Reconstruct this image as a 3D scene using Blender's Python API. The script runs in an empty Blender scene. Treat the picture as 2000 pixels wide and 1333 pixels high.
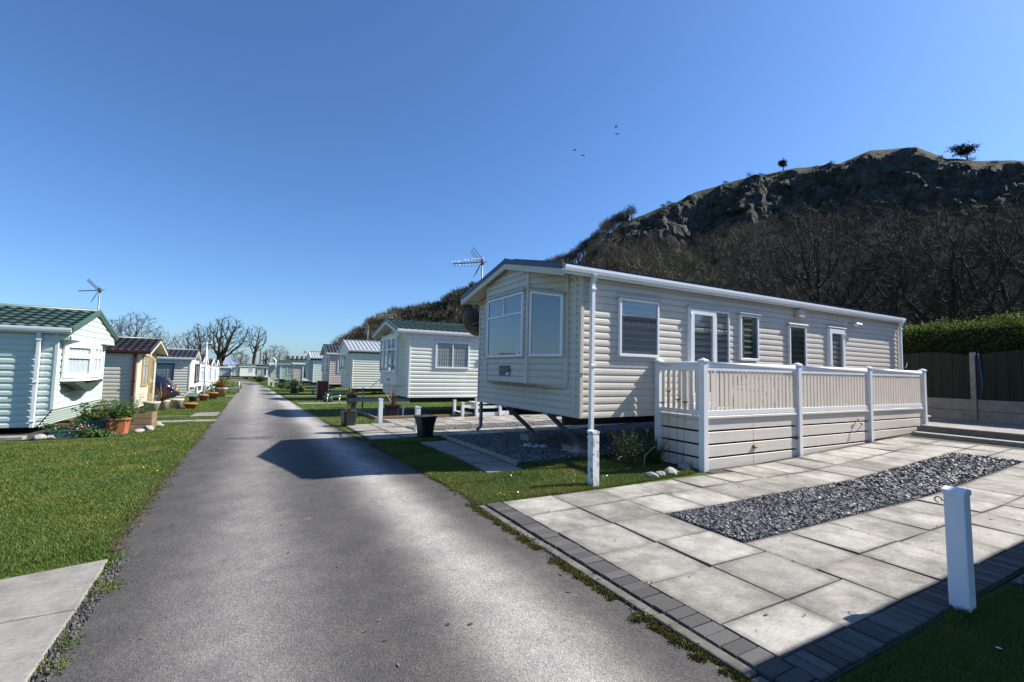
import bpy, math, random
import numpy as np
from mathutils import Vector, Matrix, noise as mnoise

# ------------------------------------------------------------------ camera, world, sun, exposure
SC = bpy.context.scene
COL = SC.collection
YAW, PITCH, ROLL, EYE = math.atan2(495, 897), math.atan2(58, 897), 0.0224, 1.6
SUN_AZ, SUN_EL = math.radians(105), math.radians(41.5)

cam_data = bpy.data.cameras.new("camera")
cam_data.lens = 36 * 897 / 2000
cam_data.clip_start, cam_data.clip_end = 0.05, 9000
cam = bpy.data.objects.new("camera", cam_data)
COL.objects.link(cam)
fw = Vector((math.sin(YAW) * math.cos(PITCH), math.cos(YAW) * math.cos(PITCH), math.sin(PITCH)))
rt = Vector((math.cos(YAW), -math.sin(YAW), 0))
up = rt.cross(fw)
rt2 = math.cos(ROLL) * rt + math.sin(ROLL) * up
up2 = -math.sin(ROLL) * rt + math.cos(ROLL) * up
cam.matrix_world = Matrix(((rt2.x, up2.x, -fw.x, 0), (rt2.y, up2.y, -fw.y, 0), (rt2.z, up2.z, -fw.z, EYE), (0, 0, 0, 1)))
SC.camera = cam

world = bpy.data.worlds.new("World")
SC.world = world
world.use_nodes = True
wn = world.node_tree.nodes
wl = world.node_tree.links
sky = wn.new("ShaderNodeTexSky")
sky.sky_type = 'NISHITA'
sky.sun_disc = False
sky.sun_elevation = SUN_EL
sky.sun_rotation = SUN_AZ
sky.air_density, sky.dust_density, sky.ozone_density = 1.0, 0.6, 6.0
bgn = wn["Background"]
tint = wn.new("ShaderNodeMix"); tint.data_type = 'RGBA'; tint.blend_type = 'MULTIPLY'
tint.inputs[0].default_value = 1
tint.inputs[7].default_value = (0.74, 0.93, 1.13, 1)
wl.new(sky.outputs[0], tint.inputs[6]); wl.new(tint.outputs[2], bgn.inputs[0])
bgn.inputs[1].default_value = 0.086

sun_data = bpy.data.lights.new("sun", 'SUN')
sun_data.energy, sun_data.angle, sun_data.color = 5.0, math.radians(0.5), (1, 0.95, 0.87)
sun = bpy.data.objects.new("sun", sun_data)
COL.objects.link(sun)
sdir = Vector((math.sin(SUN_AZ) * math.cos(SUN_EL), math.cos(SUN_AZ) * math.cos(SUN_EL), math.sin(SUN_EL)))
sun.rotation_euler = sdir.to_track_quat('Z', 'Y').to_euler()
sun.location = sdir * 60

SC.view_settings.view_transform = 'Standard'
SC.view_settings.look = 'None'
SC.view_settings.exposure = 0.85
SC.view_settings.gamma = 1
SC.render.film_transparent = False
try:
    SC.cycles.max_bounces = 8
    SC.cycles.transparent_max_bounces = 16
    SC.cycles.caustics_reflective = SC.cycles.caustics_refractive = False
except Exception:
    pass

# ------------------------------------------------------------------ materials
def nt_new(name):
    m = bpy.data.materials.new(name)
    m.use_nodes = True
    return m, m.node_tree.nodes, m.node_tree.links, m.node_tree.nodes["Principled BSDF"]

def c4(c): return (c[0], c[1], c[2], 1)

def noise_node(n, l, scale, detail=4, rough=0.55, coord='Object', stretch=None):
    tc = n.new("ShaderNodeTexCoord")
    t = n.new("ShaderNodeTexNoise")
    t.inputs["Scale"].default_value = scale
    t.inputs["Detail"].default_value = detail
    t.inputs["Roughness"].default_value = rough
    if stretch:
        mp = n.new("ShaderNodeMapping")
        mp.inputs["Scale"].default_value = stretch
        l.new(tc.outputs[coord], mp.inputs[0]); l.new(mp.outputs[0], t.inputs["Vector"])
    else:
        l.new(tc.outputs[coord], t.inputs["Vector"])
    return t

def ramp(n, l, src, stops):
    r = n.new("ShaderNodeValToRGB")
    e = r.color_ramp.elements
    while len(e) < len(stops): e.new(0.5)
    for i, (p, c) in enumerate(stops):
        e[i].position = p
        e[i].color = c4(c) if len(c) == 3 else c
    l.new(src, r.inputs[0])
    return r

def mixc(n, l, fac, a, b, mode='MIX'):
    m = n.new("ShaderNodeMix"); m.data_type = 'RGBA'; m.blend_type = mode
    for i, v in ((0, fac), (6, a), (7, b)):
        if isinstance(v, (int, float)): m.inputs[i].default_value = v
        elif isinstance(v, tuple): m.inputs[i].default_value = c4(v)
        else: l.new(v, m.inputs[i])
    return m.outputs[2]

def math_n(n, l, op, a, b=None, c=None):
    m = n.new("ShaderNodeMath"); m.operation = op
    for i, v in enumerate((a, b, c)):
        if v is None: continue
        if isinstance(v, (int, float)): m.inputs[i].default_value = v
        else: l.new(v, m.inputs[i])
    return m.outputs[0]

def bump(n, l, src, strength, dist, bsdf):
    b = n.new("ShaderNodeBump")
    b.inputs["Strength"].default_value = strength
    b.inputs["Distance"].default_value = dist
    l.new(src, b.inputs["Height"]); l.new(b.outputs[0], bsdf.inputs["Normal"])
    return b

_mats = {}
def mat(name, col, rough=0.5, var=0.12, scale=3.0, bmp=0.0, bscale=40, metal=0.0, spec=0.5, dirt=None, stretch=None):
    """painted / plain surface with slight wear and tonal variation"""
    if name in _mats: return _mats[name]
    m, n, l, p = nt_new(name)
    t = noise_node(n, l, scale, 5, 0.6, stretch=stretch)
    lo = tuple(x * (1 - var) for x in col); hi = tuple(min(1, x * (1 + var * 0.5)) for x in col)
    r = ramp(n, l, t.outputs[0], [(0.3, lo), (0.7, hi)])
    out = r.outputs[0]
    if dirt:
        t2 = noise_node(n, l, scale * 2.3, 6, 0.7, stretch=stretch)
        f = ramp(n, l, t2.outputs[0], [(0.55, (0, 0, 0)), (0.75, (1, 1, 1))])
        f2 = math_n(n, l, 'MULTIPLY', f.outputs[0], dirt[1])
        out = mixc(n, l, f2, out, tuple(dirt[0]))
    l.new(out, p.inputs["Base Color"])
    p.inputs["Roughness"].default_value = rough
    p.inputs["Metallic"].default_value = metal
    p.inputs["Specular IOR Level"].default_value = spec
    if bmp:
        tb = noise_node(n, l, bscale, 6, 0.65, stretch=stretch)
        bump(n, l, tb.outputs[0], bmp, 0.01, p)
    _mats[name] = m
    return m

def isl_mat(name, cols, rough=0.6, transl=0.0, bmp=0.0, bscale=30, spec=0.4, patch=None, patch_stops=None):
    """each separate island (blade, leaf, chip, twig) takes its own tone"""
    if name in _mats: return _mats[name]
    m, n, l, p = nt_new(name)
    g = n.new("ShaderNodeNewGeometry")
    k = len(cols)
    r = ramp(n, l, g.outputs["Random Per Island"], [(i / max(1, k - 1), c) for i, c in enumerate(cols)])
    if patch:                                              # stands of different species
        pn_ = noise_node(n, l, patch, 3, 0.6)
        pr_ = ramp(n, l, pn_.outputs[0], patch_stops or [(.34, (.45, .42, .42)), (.44, (.8, .95, .6)), (.5, (1.1, 1., .95)), (.6, (1.9, 1.75, 1.7)), (.7, (1.2, 1.5, .8))])
        r = n.new("ShaderNodeMix"); r.data_type = 'RGBA'; r.blend_type = 'MULTIPLY'; r.inputs[0].default_value = 1
        l.new([x for x in n if x.type == 'VALTORGB'][0].outputs[0], r.inputs[6]); l.new(pr_.outputs[0], r.inputs[7])
        out_ = r.outputs[2]
    else: out_ = r.outputs[0]
    l.new(out_, p.inputs["Base Color"])
    p.inputs["Roughness"].default_value = rough
    p.inputs["Specular IOR Level"].default_value = spec
    if bmp:
        tb = noise_node(n, l, bscale, 5)
        bump(n, l, tb.outputs[0], bmp, 0.01, p)
    if transl:
        tr = n.new("ShaderNodeBsdfTranslucent")
        l.new(out_, tr.inputs[0])
        mx = n.new("ShaderNodeMixShader"); mx.inputs[0].default_value = transl
        l.new(p.outputs[0], mx.inputs[1]); l.new(tr.outputs[0], mx.inputs[2])
        l.new(mx.outputs[0], n["Material Output"].inputs[0])
    _mats[name] = m
    return m

def glass_mat(name, tint=(0.78, 0.82, 0.84), refl=0.08):
    if name in _mats: return _mats[name]
    m, n, l, p = nt_new(name)
    n.remove(p)
    tr = n.new("ShaderNodeBsdfTransparent"); tr.inputs[0].default_value = c4(tint)
    gl = n.new("ShaderNodeBsdfGlossy"); gl.inputs["Roughness"].default_value = 0.015
    gl.inputs[0].default_value = (1, 1, 1, 1)
    g = n.new("ShaderNodeNewGeometry")
    dt = n.new("ShaderNodeVectorMath"); dt.operation = 'DOT_PRODUCT'
    l.new(g.outputs["Normal"], dt.inputs[0]); l.new(g.outputs["Incoming"], dt.inputs[1])
    om = math_n(n, l, 'SUBTRACT', 1.0, math_n(n, l, 'ABSOLUTE', dt.outputs["Value"]))
    a = math_n(n, l, 'MULTIPLY_ADD', math_n(n, l, 'POWER', om, 4.0), .85, refl + .05)
    a = math_n(n, l, 'MINIMUM', a, 1.0)
    mx = n.new("ShaderNodeMixShader")
    l.new(a, mx.inputs[0]); l.new(tr.outputs[0], mx.inputs[1]); l.new(gl.outputs[0], mx.inputs[2])
    l.new(mx.outputs[0], n["Material Output"].inputs[0])
    _mats[name] = m
    return m

def asphalt_mat():
    m, n, l, p = nt_new("asphalt")
    tc = n.new("ShaderNodeTexCoord")
    sep = n.new("ShaderNodeSeparateXYZ"); l.new(tc.outputs["Object"], sep.inputs[0])
    wob = noise_node(n, l, 0.5, 3)
    x = math_n(n, l, 'ADD', sep.outputs[0], math_n(n, l, 'MULTIPLY', math_n(n, l, 'SUBTRACT', wob.outputs[0], 0.5), 0.5))
    def band(c, s, k):
        d = math_n(n, l, 'DIVIDE', math_n(n, l, 'SUBTRACT', x, c), s)
        e = math_n(n, l, 'POWER', 2.718, math_n(n, l, 'MULTIPLY', math_n(n, l, 'MULTIPLY', d, d), -1.0))
        return math_n(n, l, 'MULTIPLY', e, k)
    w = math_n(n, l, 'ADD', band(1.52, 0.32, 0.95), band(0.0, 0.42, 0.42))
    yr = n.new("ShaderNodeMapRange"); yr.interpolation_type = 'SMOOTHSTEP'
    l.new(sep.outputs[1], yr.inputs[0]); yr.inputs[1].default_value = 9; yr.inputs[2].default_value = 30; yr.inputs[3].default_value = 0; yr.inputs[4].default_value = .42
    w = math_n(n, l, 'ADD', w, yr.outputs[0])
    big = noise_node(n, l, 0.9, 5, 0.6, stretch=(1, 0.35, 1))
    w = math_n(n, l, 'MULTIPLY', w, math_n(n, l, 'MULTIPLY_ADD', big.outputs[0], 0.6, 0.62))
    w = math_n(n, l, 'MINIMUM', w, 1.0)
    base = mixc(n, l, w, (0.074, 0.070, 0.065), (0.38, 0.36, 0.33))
    spk = n.new("ShaderNodeTexVoronoi"); spk.inputs["Scale"].default_value = 130
    l.new(tc.outputs["Object"], spk.inputs["Vector"])
    bw = n.new("ShaderNodeRGBToBW"); l.new(spk.outputs["Color"], bw.inputs[0])
    sr = ramp(n, l, bw.outputs[0], [(0.1, (0.66, 0.66, 0.67)), (0.55, (1, 1, 1)), (0.9, (1.45, 1.43, 1.42))])
    base = mixc(n, l, 1.0, base, sr.outputs[0], 'MULTIPLY')
    patch = noise_node(n, l, 3.0, 6, 0.75)
    pr = ramp(n, l, patch.outputs[0], [(0.35, (0.78, 0.78, 0.8)), (0.65, (1.12, 1.1, 1.08))])
    base = mixc(n, l, 1.0, base, pr.outputs[0], 'MULTIPLY')
    # pale worn scabs and sandy stains
    sc = noise_node(n, l, 4.5, 3, 0.5, stretch=(1, 0.6, 1))
    sr2 = ramp(n, l, sc.outputs[0], [(0.7, (0, 0, 0)), (0.74, (1, 1, 1))])
    base = mixc(n, l, math_n(n, l, 'MULTIPLY', sr2.outputs[0], 0.35), base, (0.33, 0.27, 0.21))
    wv = noise_node(n, l, 1.3, 4, 0.6)
    wadd = n.new("ShaderNodeVectorMath"); wadd.operation = 'ADD'
    l.new(tc.outputs["Object"], wadd.inputs[0]); l.new(wv.outputs["Color"], wadd.inputs[1])
    ck = n.new("ShaderNodeTexVoronoi"); ck.feature = 'DISTANCE_TO_EDGE'; ck.inputs["Scale"].default_value = 0.42
    l.new(wadd.outputs[0], ck.inputs["Vector"])
    cr = ramp(n, l, ck.outputs["Distance"], [(.0, (1, 1, 1)), (.006, (0, 0, 0))])
    cm = ramp(n, l, noise_node(n, l, 0.6, 3).outputs[0], [(.5, (0, 0, 0)), (.58, (1, 1, 1))])
    base = mixc(n, l, math_n(n, l, 'MULTIPLY', math_n(n, l, 'MULTIPLY', cr.outputs[0], cm.outputs[0]), .65), base, (0.03, 0.028, 0.025))
    l.new(base, p.inputs["Base Color"])
    p.inputs["Roughness"].default_value = 0.85
    p.inputs["Specular IOR Level"].default_value = 0.25
    hb = math_n(n, l, 'MULTIPLY', spk.outputs["Distance"], 1.0)
    bump(n, l, hb, 0.5, 0.006, p)
    return m

def ground_mat():
    m, n, l, p = nt_new("lawn_soil")
    t = noise_node(n, l, 0.7, 6, 0.65)
    t2 = noise_node(n, l, 22, 6, 0.8)
    a = ramp(n, l, t.outputs[0], [(0.3, (0.05, 0.085, 0.014)), (0.55, (0.08, 0.115, 0.02)), (0.75, (0.12, 0.13, 0.036))])
    b = ramp(n, l, t2.outputs[0], [(0.3, (0.55, 0.55, 0.5)), (0.7, (1.3, 1.35, 1.2))])
    l.new(mixc(n, l, 1.0, a.outputs[0], b.outputs[0], 'MULTIPLY'), p.inputs["Base Color"])
    p.inputs["Roughness"].default_value = 0.9
    p.inputs["Specular IOR Level"].default_value = 0.2
    bump(n, l, t2.outputs[0], 1.0, 0.04, p)
    return m

def slab_mat(name, c_lo, c_hi, stain=(0.12, 0.11, 0.095), amount=0.6):
    m, n, l, p = nt_new(name)
    g = n.new("ShaderNodeNewGeometry")
    r0 = ramp(n, l, g.outputs["Random Per Island"], [(0, c_lo), (0.6, c_hi), (1, tuple(x * 0.8 for x in c_lo))])
    t = noise_node(n, l, 1.4, 6, 0.7)
    f = ramp(n, l, t.outputs[0], [(0.42, (0, 0, 0)), (0.66, (1, 1, 1))])
    base = mixc(n, l, math_n(n, l, 'MULTIPLY', f.outputs[0], amount), r0.outputs[0], stain)
    at = n.new("ShaderNodeAttribute"); at.attribute_name = "rim"
    tr_ = noise_node(n, l, 5.0, 6, 0.75)
    rm = math_n(n, l, 'ADD', at.outputs["Fac"], math_n(n, l, 'MULTIPLY_ADD', tr_.outputs[0], 1.5, -1.05))
    rmr = ramp(n, l, rm, [(.10, (0, 0, 0)), (.95, (1, 1, 1))])
    base = mixc(n, l, math_n(n, l, 'MULTIPLY', rmr.outputs[0], .75), base, (0.13, 0.12, 0.10))
    t2 = noise_node(n, l, 60, 5, 0.8, stretch=(0.25, 1, 1))
    f2 = ramp(n, l, t2.outputs[0], [(0.3, (0.72, 0.72, 0.72)), (0.7, (1.12, 1.12, 1.12))])
    base = mixc(n, l, 1.0, base, f2.outputs[0], 'MULTIPLY')
    t4 = noise_node(n, l, 3.2, 8, 0.8)
    f4 = ramp(n, l, t4.outputs[0], [(0.36, (0.72, 0.7, 0.66)), (0.6, (1.05, 1.05, 1.05))])
    base = mixc(n, l, 1.0, base, f4.outputs[0], 'MULTIPLY')
    v = n.new("ShaderNodeTexVoronoi"); v.inputs["Scale"].default_value = 14
    tc = n.new("ShaderNodeTexCoord"); l.new(tc.outputs["Object"], v.inputs["Vector"])
    lich = ramp(n, l, v.outputs["Distance"], [(0.06, (1, 1, 1)), (0.10, (0, 0, 0))])
    mask = ramp(n, l, noise_node(n, l, 1.1, 3).outputs[0], [(0.5, (0, 0, 0)), (0.6, (1, 1, 1))])
    ff = math_n(n, l, 'MULTIPLY', math_n(n, l, 'MULTIPLY', lich.outputs[0], mask.outputs[0]), 0.6)
    base = mixc(n, l, ff, base, (0.6, 0.6, 0.55))
    l.new(base, p.inputs["Base Color"])
    p.inputs["Roughness"].default_value = 0.85
    bump(n, l, t2.outputs[0], 0.35, 0.006, p)
    return m

def hill_mat():
    m, n, l, p = nt_new("hillside_rock_turf")
    g = n.new("ShaderNodeNewGeometry")
    sep = n.new("ShaderNodeSeparateXYZ"); l.new(g.outputs["True Normal"], sep.inputs[0])
    tn = noise_node(n, l, 0.09, 6, 0.7)
    z = math_n(n, l, 'ADD', sep.outputs[2], math_n(n, l, 'MULTIPLY', math_n(n, l, 'SUBTRACT', tn.outputs[0], 0.5), 1.4))
    k = ramp(n, l, z, [(0.52, (0, 0, 0)), (0.60, (1, 1, 1))])
    st = noise_node(n, l, 0.22, 9, 0.82, stretch=(1, 1, 1.6))
    rock = ramp(n, l, st.outputs[0], [(0.32, (0.018, 0.018, 0.017)), (0.46, (0.06, 0.06, 0.06)), (0.58, (0.115, 0.115, 0.113)), (0.74, (0.24, 0.235, 0.23))])
    veg = noise_node(n, l, 0.16, 7, 0.75)
    turf = ramp(n, l, veg.outputs[0], [(0.3, (0.02, 0.021, 0.012)), (0.5, (0.045, 0.045, 0.022)), (0.7, (0.09, 0.082, 0.036))])
    l.new(mixc(n, l, k.outputs[0], rock.outputs[0], turf.outputs[0]), p.inputs["Base Color"])
    p.inputs["Roughness"].default_value = 0.95
    p.inputs["Specular IOR Level"].default_value = 0.15
    bump(n, l, st.outputs[0], 1.0, 1.5, p)
    return m

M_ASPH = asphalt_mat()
M_GROUND = ground_mat()
M_SLAB = slab_mat("patio_slab", (0.34, 0.318, 0.28), (0.45, 0.425, 0.38), amount=0.8)
M_SLAB2 = slab_mat("path_slab", (0.28, 0.265, 0.235), (0.33, 0.315, 0.285), amount=0.4)
M_HILL = hill_mat()
M_SETT = isl_mat("grey_setts", [(0.045, 0.044, 0.043), (0.07, 0.068, 0.066), (0.10, 0.097, 0.093)], 0.85, bmp=0.5, bscale=80)
M_CONC = mat("concrete", (0.30, 0.28, 0.25), 0.9, 0.3, 6, 0.5, 60)
M_FENCECONC = mat("fence_concrete", (0.27, 0.255, 0.23), 0.9, 0.25, 5, 0.5, 50, dirt=((0.14, 0.14, 0.10), 0.6))
M_JOINT = mat("joint_dirt", (0.055, 0.05, 0.04), 0.95, 0.4, 14, 0.6, 60)
M_GRAVELBED = mat("gravel_bed", (0.10, 0.10, 0.105), 0.95, 0.5, 45, 1.0, 70)
M_SLATE = isl_mat("slate_chips", [(0.055, 0.055, 0.06), (0.09, 0.088, 0.096), (0.15, 0.147, 0.152), (0.075, 0.07, 0.075), (0.24, 0.235, 0.23)], 0.6)
M_SHINGLE = isl_mat("pale_gravel", [(0.12, 0.115, 0.11), (0.24, 0.23, 0.215), (0.33, 0.31, 0.29)], 0.85)
M_GRASS = isl_mat("grass_blade", [(0.065, 0.11, 0.016), (0.10, 0.155, 0.025), (0.14, 0.185, 0.034), (0.08, 0.128, 0.02), (0.22, 0.21, 0.085)], 0.5, transl=0.3, spec=0.3, patch=0.9, patch_stops=[(.3, (.62, .8, .7)), (.45, (.9, 1., .9)), (.56, (1.1, 1.05, 1.)), (.68, (1.75, 1.3, 1.3))])
M_DAISY = mat("daisy_petal", (0.8, 0.8, 0.78), 0.7, 0.05)
M_DANDELION = mat("dandelion_petal", (0.75, 0.5, 0.02), 0.7, 0.05)
M_MOSS = isl_mat("moss", [(0.05, 0.07, 0.008), (0.10, 0.10, 0.012), (0.13, 0.085, 0.015), (0.03, 0.055, 0.01)], 0.9)
M_TWIG = isl_mat("woodland_twigs", [(0.06, 0.048, 0.042), (0.10, 0.08, 0.070), (0.155, 0.125, 0.11), (0.085, 0.07, 0.062), (0.105, 0.09, 0.045)], 0.9, spec=0.15, patch=0.17)
M_BARK = mat("bark", (0.06, 0.047, 0.038), 0.95, 0.45, 4, 0.9, 14, spec=0.2)
M_TWIG2 = isl_mat("sycamore_twigs", [(0.045, 0.034, 0.026), (0.07, 0.054, 0.04), (0.055, 0.043, 0.032)], 0.9, spec=0.15)
M_DKBARK = mat("dark_bark", (0.05, 0.043, 0.037), 0.95, 0.5, 5, 0.9, 14, spec=0.2)
M_DKTWIG = isl_mat("dark_twigs", [(0.032, 0.027, 0.023), (0.06, 0.05, 0.043), (0.04, 0.034, 0.03)], 0.9, spec=0.2)
M_BUDTWIG = isl_mat("budding_twigs", [(0.12, 0.105, 0.062), (0.19, 0.165, 0.10), (0.10, 0.088, 0.058)], 0.85, spec=0.2)
M_EVERG = isl_mat("evergreen_needles", [(0.012, 0.022, 0.010), (0.025, 0.04, 0.016), (0.018, 0.03, 0.012)], 0.7)
M_HEDGE = isl_mat("hedge_leaf", [(0.03, 0.055, 0.012), (0.07, 0.11, 0.018), (0.13, 0.17, 0.03), (0.045, 0.075, 0.015)], 0.6, transl=0.4, spec=0.2)
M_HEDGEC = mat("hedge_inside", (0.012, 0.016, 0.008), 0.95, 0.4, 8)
M_LEAF = isl_mat("garden_leaf", [(0.05, 0.11, 0.02), (0.09, 0.17, 0.035), (0.12, 0.20, 0.05)], 0.5, transl=0.25)
M_LEAFD = isl_mat("shrub_leaf", [(0.035, 0.075, 0.025), (0.06, 0.12, 0.04), (0.10, 0.15, 0.06)], 0.5, transl=0.25)
M_CORDY = isl_mat("cordyline_leaf", [(0.16, 0.07, 0.035), (0.22, 0.12, 0.06), (0.10, 0.04, 0.03), (0.25, 0.18, 0.09)], 0.5, transl=0.15)
M_REDFL = mat("red_petal", (0.45, 0.02, 0.02), 0.6, 0.2, 20)
M_PINKFL = mat("pink_petal", (0.6, 0.25, 0.3), 0.6, 0.2, 20)
M_STEM = mat("dry_stem", (0.13, 0.09, 0.055), 0.9, 0.3, 20)
M_WHITE = mat("white_upvc", (0.76, 0.78, 0.80), 0.32, 0.06, 2)
M_WHITEWORN = mat("white_paint_worn", (0.74, 0.75, 0.76), 0.6, 0.05, 5, 0.2, 60, dirt=((0.5, 0.5, 0.47), 0.4))
M_CREAMRAIL = mat("cream_upvc", (0.74, 0.67, 0.58), 0.4, 0.07, 2)
M_SKIRT = mat("cream_skirting", (0.68, 0.63, 0.57), 0.5, 0.08, 6, stretch=(0.2, 1, 4))
M_DECK = mat("deck_board", (0.52, 0.47, 0.40), 0.6, 0.15, 5, 0.2, 30)
M_DARKIN = mat("dark_interior", (0.022, 0.024, 0.028), 0.85, 0.3)
M_BLACK = mat("black_plastic", (0.016, 0.016, 0.018), 0.38, 0.2)
M_STEEL = mat("galvanised_steel", (0.26, 0.28, 0.31), 0.5, 0.25, 9, metal=0.5)
M_DKSTEEL = mat("dark_steel", (0.035, 0.036, 0.04), 0.65, 0.35, 9)
M_ALU = mat("aluminium", (0.62, 0.62, 0.60), 0.35, 0.1, metal=0.7)
M_RUBBER = mat("rubber", (0.02, 0.02, 0.02), 0.85, 0.2)
M_BLIND = mat("blind_slat", (0.27, 0.31, 0.36), 0.5, 0.06)
M_CURTAIN = mat("net_curtain", (0.8, 0.82, 0.82), 0.9, 0.1)
M_GREYCURT = mat("grey_curtain", (0.42, 0.46, 0.50), 0.9, 0.15)
M_GLASS = glass_mat("window_glass")
M_GLASSD = glass_mat("window_glass_deep", (0.68, 0.74, 0.74), 0.05)
M_BRASS = mat("rusty_brass", (0.30, 0.17, 0.06), 0.5, 0.3, 30, metal=0.6)
M_TERRA = mat("terracotta", (0.42, 0.135, 0.055), 0.75, 0.2, 6, 0.2, 30)
M_TERRAP = mat("pale_terracotta", (0.45, 0.30, 0.22), 0.85, 0.25, 8, 0.3, 30)
M_STONEPOT = mat("stone_pot", (0.50, 0.45, 0.36), 0.9, 0.25, 10, 0.4, 30)
M_GREENPOT = mat("green_plastic", (0.055, 0.16, 0.135), 0.5, 0.2, 6)
M_SOIL = mat("potting_soil", (0.025, 0.019, 0.014), 0.95, 0.4, 30, 0.8, 40)
M_TIMBER = mat("weathered_timber", (0.26, 0.175, 0.10), 0.85, 0.35, 4, 0.5, 30, stretch=(0.3, 1, 3))
M_TIMBERG = mat("pale_timber", (0.38, 0.31, 0.22), 0.85, 0.3, 4, 0.5, 30, stretch=(0.3, 1, 3))
M_FENCE = mat("green_fence_timber", (0.017, 0.024, 0.016), 0.9, 0.45, 3, 0.6, 20, stretch=(3, 3, 0.3))
M_ROCK = mat("cobble_rock", (0.34, 0.32, 0.29), 0.85, 0.35, 9, 0.6, 20)
M_ROOFG = mat("green_roof_tile", (0.07, 0.115, 0.097), 0.38, 0.2, 4)
M_ROOFGD = mat("dark_green_trim", (0.06, 0.12, 0.09), 0.4, 0.15, 4)
M_ROOFGR = mat("slate_roof_tile", (0.06, 0.068, 0.085), 0.36, 0.2, 4)
M_ROOFBR = mat("dark_brown_roof_tile", (0.046, 0.044, 0.05), 0.34, 0.2, 4)
M_ROOFALU = mat("pale_metal_roof", (0.36, 0.38, 0.39), 0.45, 0.12, 3)
M_NAVY = mat("navy_trim", (0.035, 0.05, 0.085), 0.4, 0.15)
M_MAROON = mat("maroon_trim", (0.09, 0.022, 0.022), 0.45, 0.2)
M_OCHRE = mat("ochre_timber_frame", (0.36, 0.255, 0.10), 0.55, 0.2, 8)
M_SLATEFRAME = mat("dark_grey_frame", (0.035, 0.037, 0.048), 0.4, 0.1)
M_SOFFIT = mat("cream_soffit", (0.60, 0.54, 0.45), 0.6, 0.08)
M_REDBOX = mat("dark_red_paint", (0.14, 0.022, 0.02), 0.5, 0.25, 6)
M_CARPAINT = mat("navy_car_paint", (0.010, 0.011, 0.022), 0.12, 0.1, 3, spec=0.8)
M_TAIL = mat("red_lens", (0.28, 0.008, 0.01), 0.15, 0.1)
M_LENSW = mat("clear_lens", (0.7, 0.68, 0.66), 0.15, 0.1)
M_AMBER = mat("amber_plate", (0.75, 0.42, 0.03), 0.4, 0.05)
M_CASTLE = mat("castle_stone", (0.13, 0.115, 0.095), 0.95, 0.5, 0.9, 0.8, 2)
M_BRONZE = mat("brown_badge", (0.07, 0.06, 0.045), 0.55, 0.2, 20)
M_BIRD = mat("dark_feather", (0.012, 0.012, 0.014), 0.8, 0.2)
M_BLUEROPE = mat("blue_rope", (0.03, 0.08, 0.30), 0.7, 0.1)
M_FARHILL = mat("far_hill_haze_blue", (0.20, 0.26, 0.36), 1.0, 0.2, 0.003)  # aerial haze painted into the base colour as blue-grey
M_FARWOOD = mat("far_scrub", (0.10, 0.085, 0.06), 1.0, 0.5, 0.1)

def wall_mat(name, col):
    return mat(name, col, 0.42, 0.05, 1.5, dirt=(tuple(x * 0.72 for x in col), 0.35), stretch=(1, 1, 0.3))
W_R1 = wall_mat("siding_warm_beige", (0.56, 0.51, 0.435))
W_R2 = wall_mat("siding_pale_cream", (0.70, 0.72, 0.63))
W_R3 = wall_mat("siding_ivory", (0.70, 0.70, 0.60))
W_R4 = wall_mat("siding_rose_beige", (0.55, 0.46, 0.42))
W_R5 = wall_mat("siding_mint", (0.62, 0.72, 0.65))
W_R6 = wall_mat("siding_fawn", (0.52, 0.45, 0.38))
W_R7 = wall_mat("siding_sage", (0.34, 0.47, 0.38))
W_L1 = wall_mat("siding_mint_white", (0.55, 0.64, 0.59))
W_L2 = wall_mat("siding_oatmeal", (0.62, 0.57, 0.48))
W_L3 = wall_mat("siding_linen", (0.66, 0.63, 0.57))
W_YEL = wall_mat("siding_primrose", (0.56, 0.53, 0.43))
W_GREY = wall_mat("siding_silver", (0.50, 0.52, 0.50))
W_WH = wall_mat("siding_white", (0.62, 0.64, 0.60))

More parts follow.
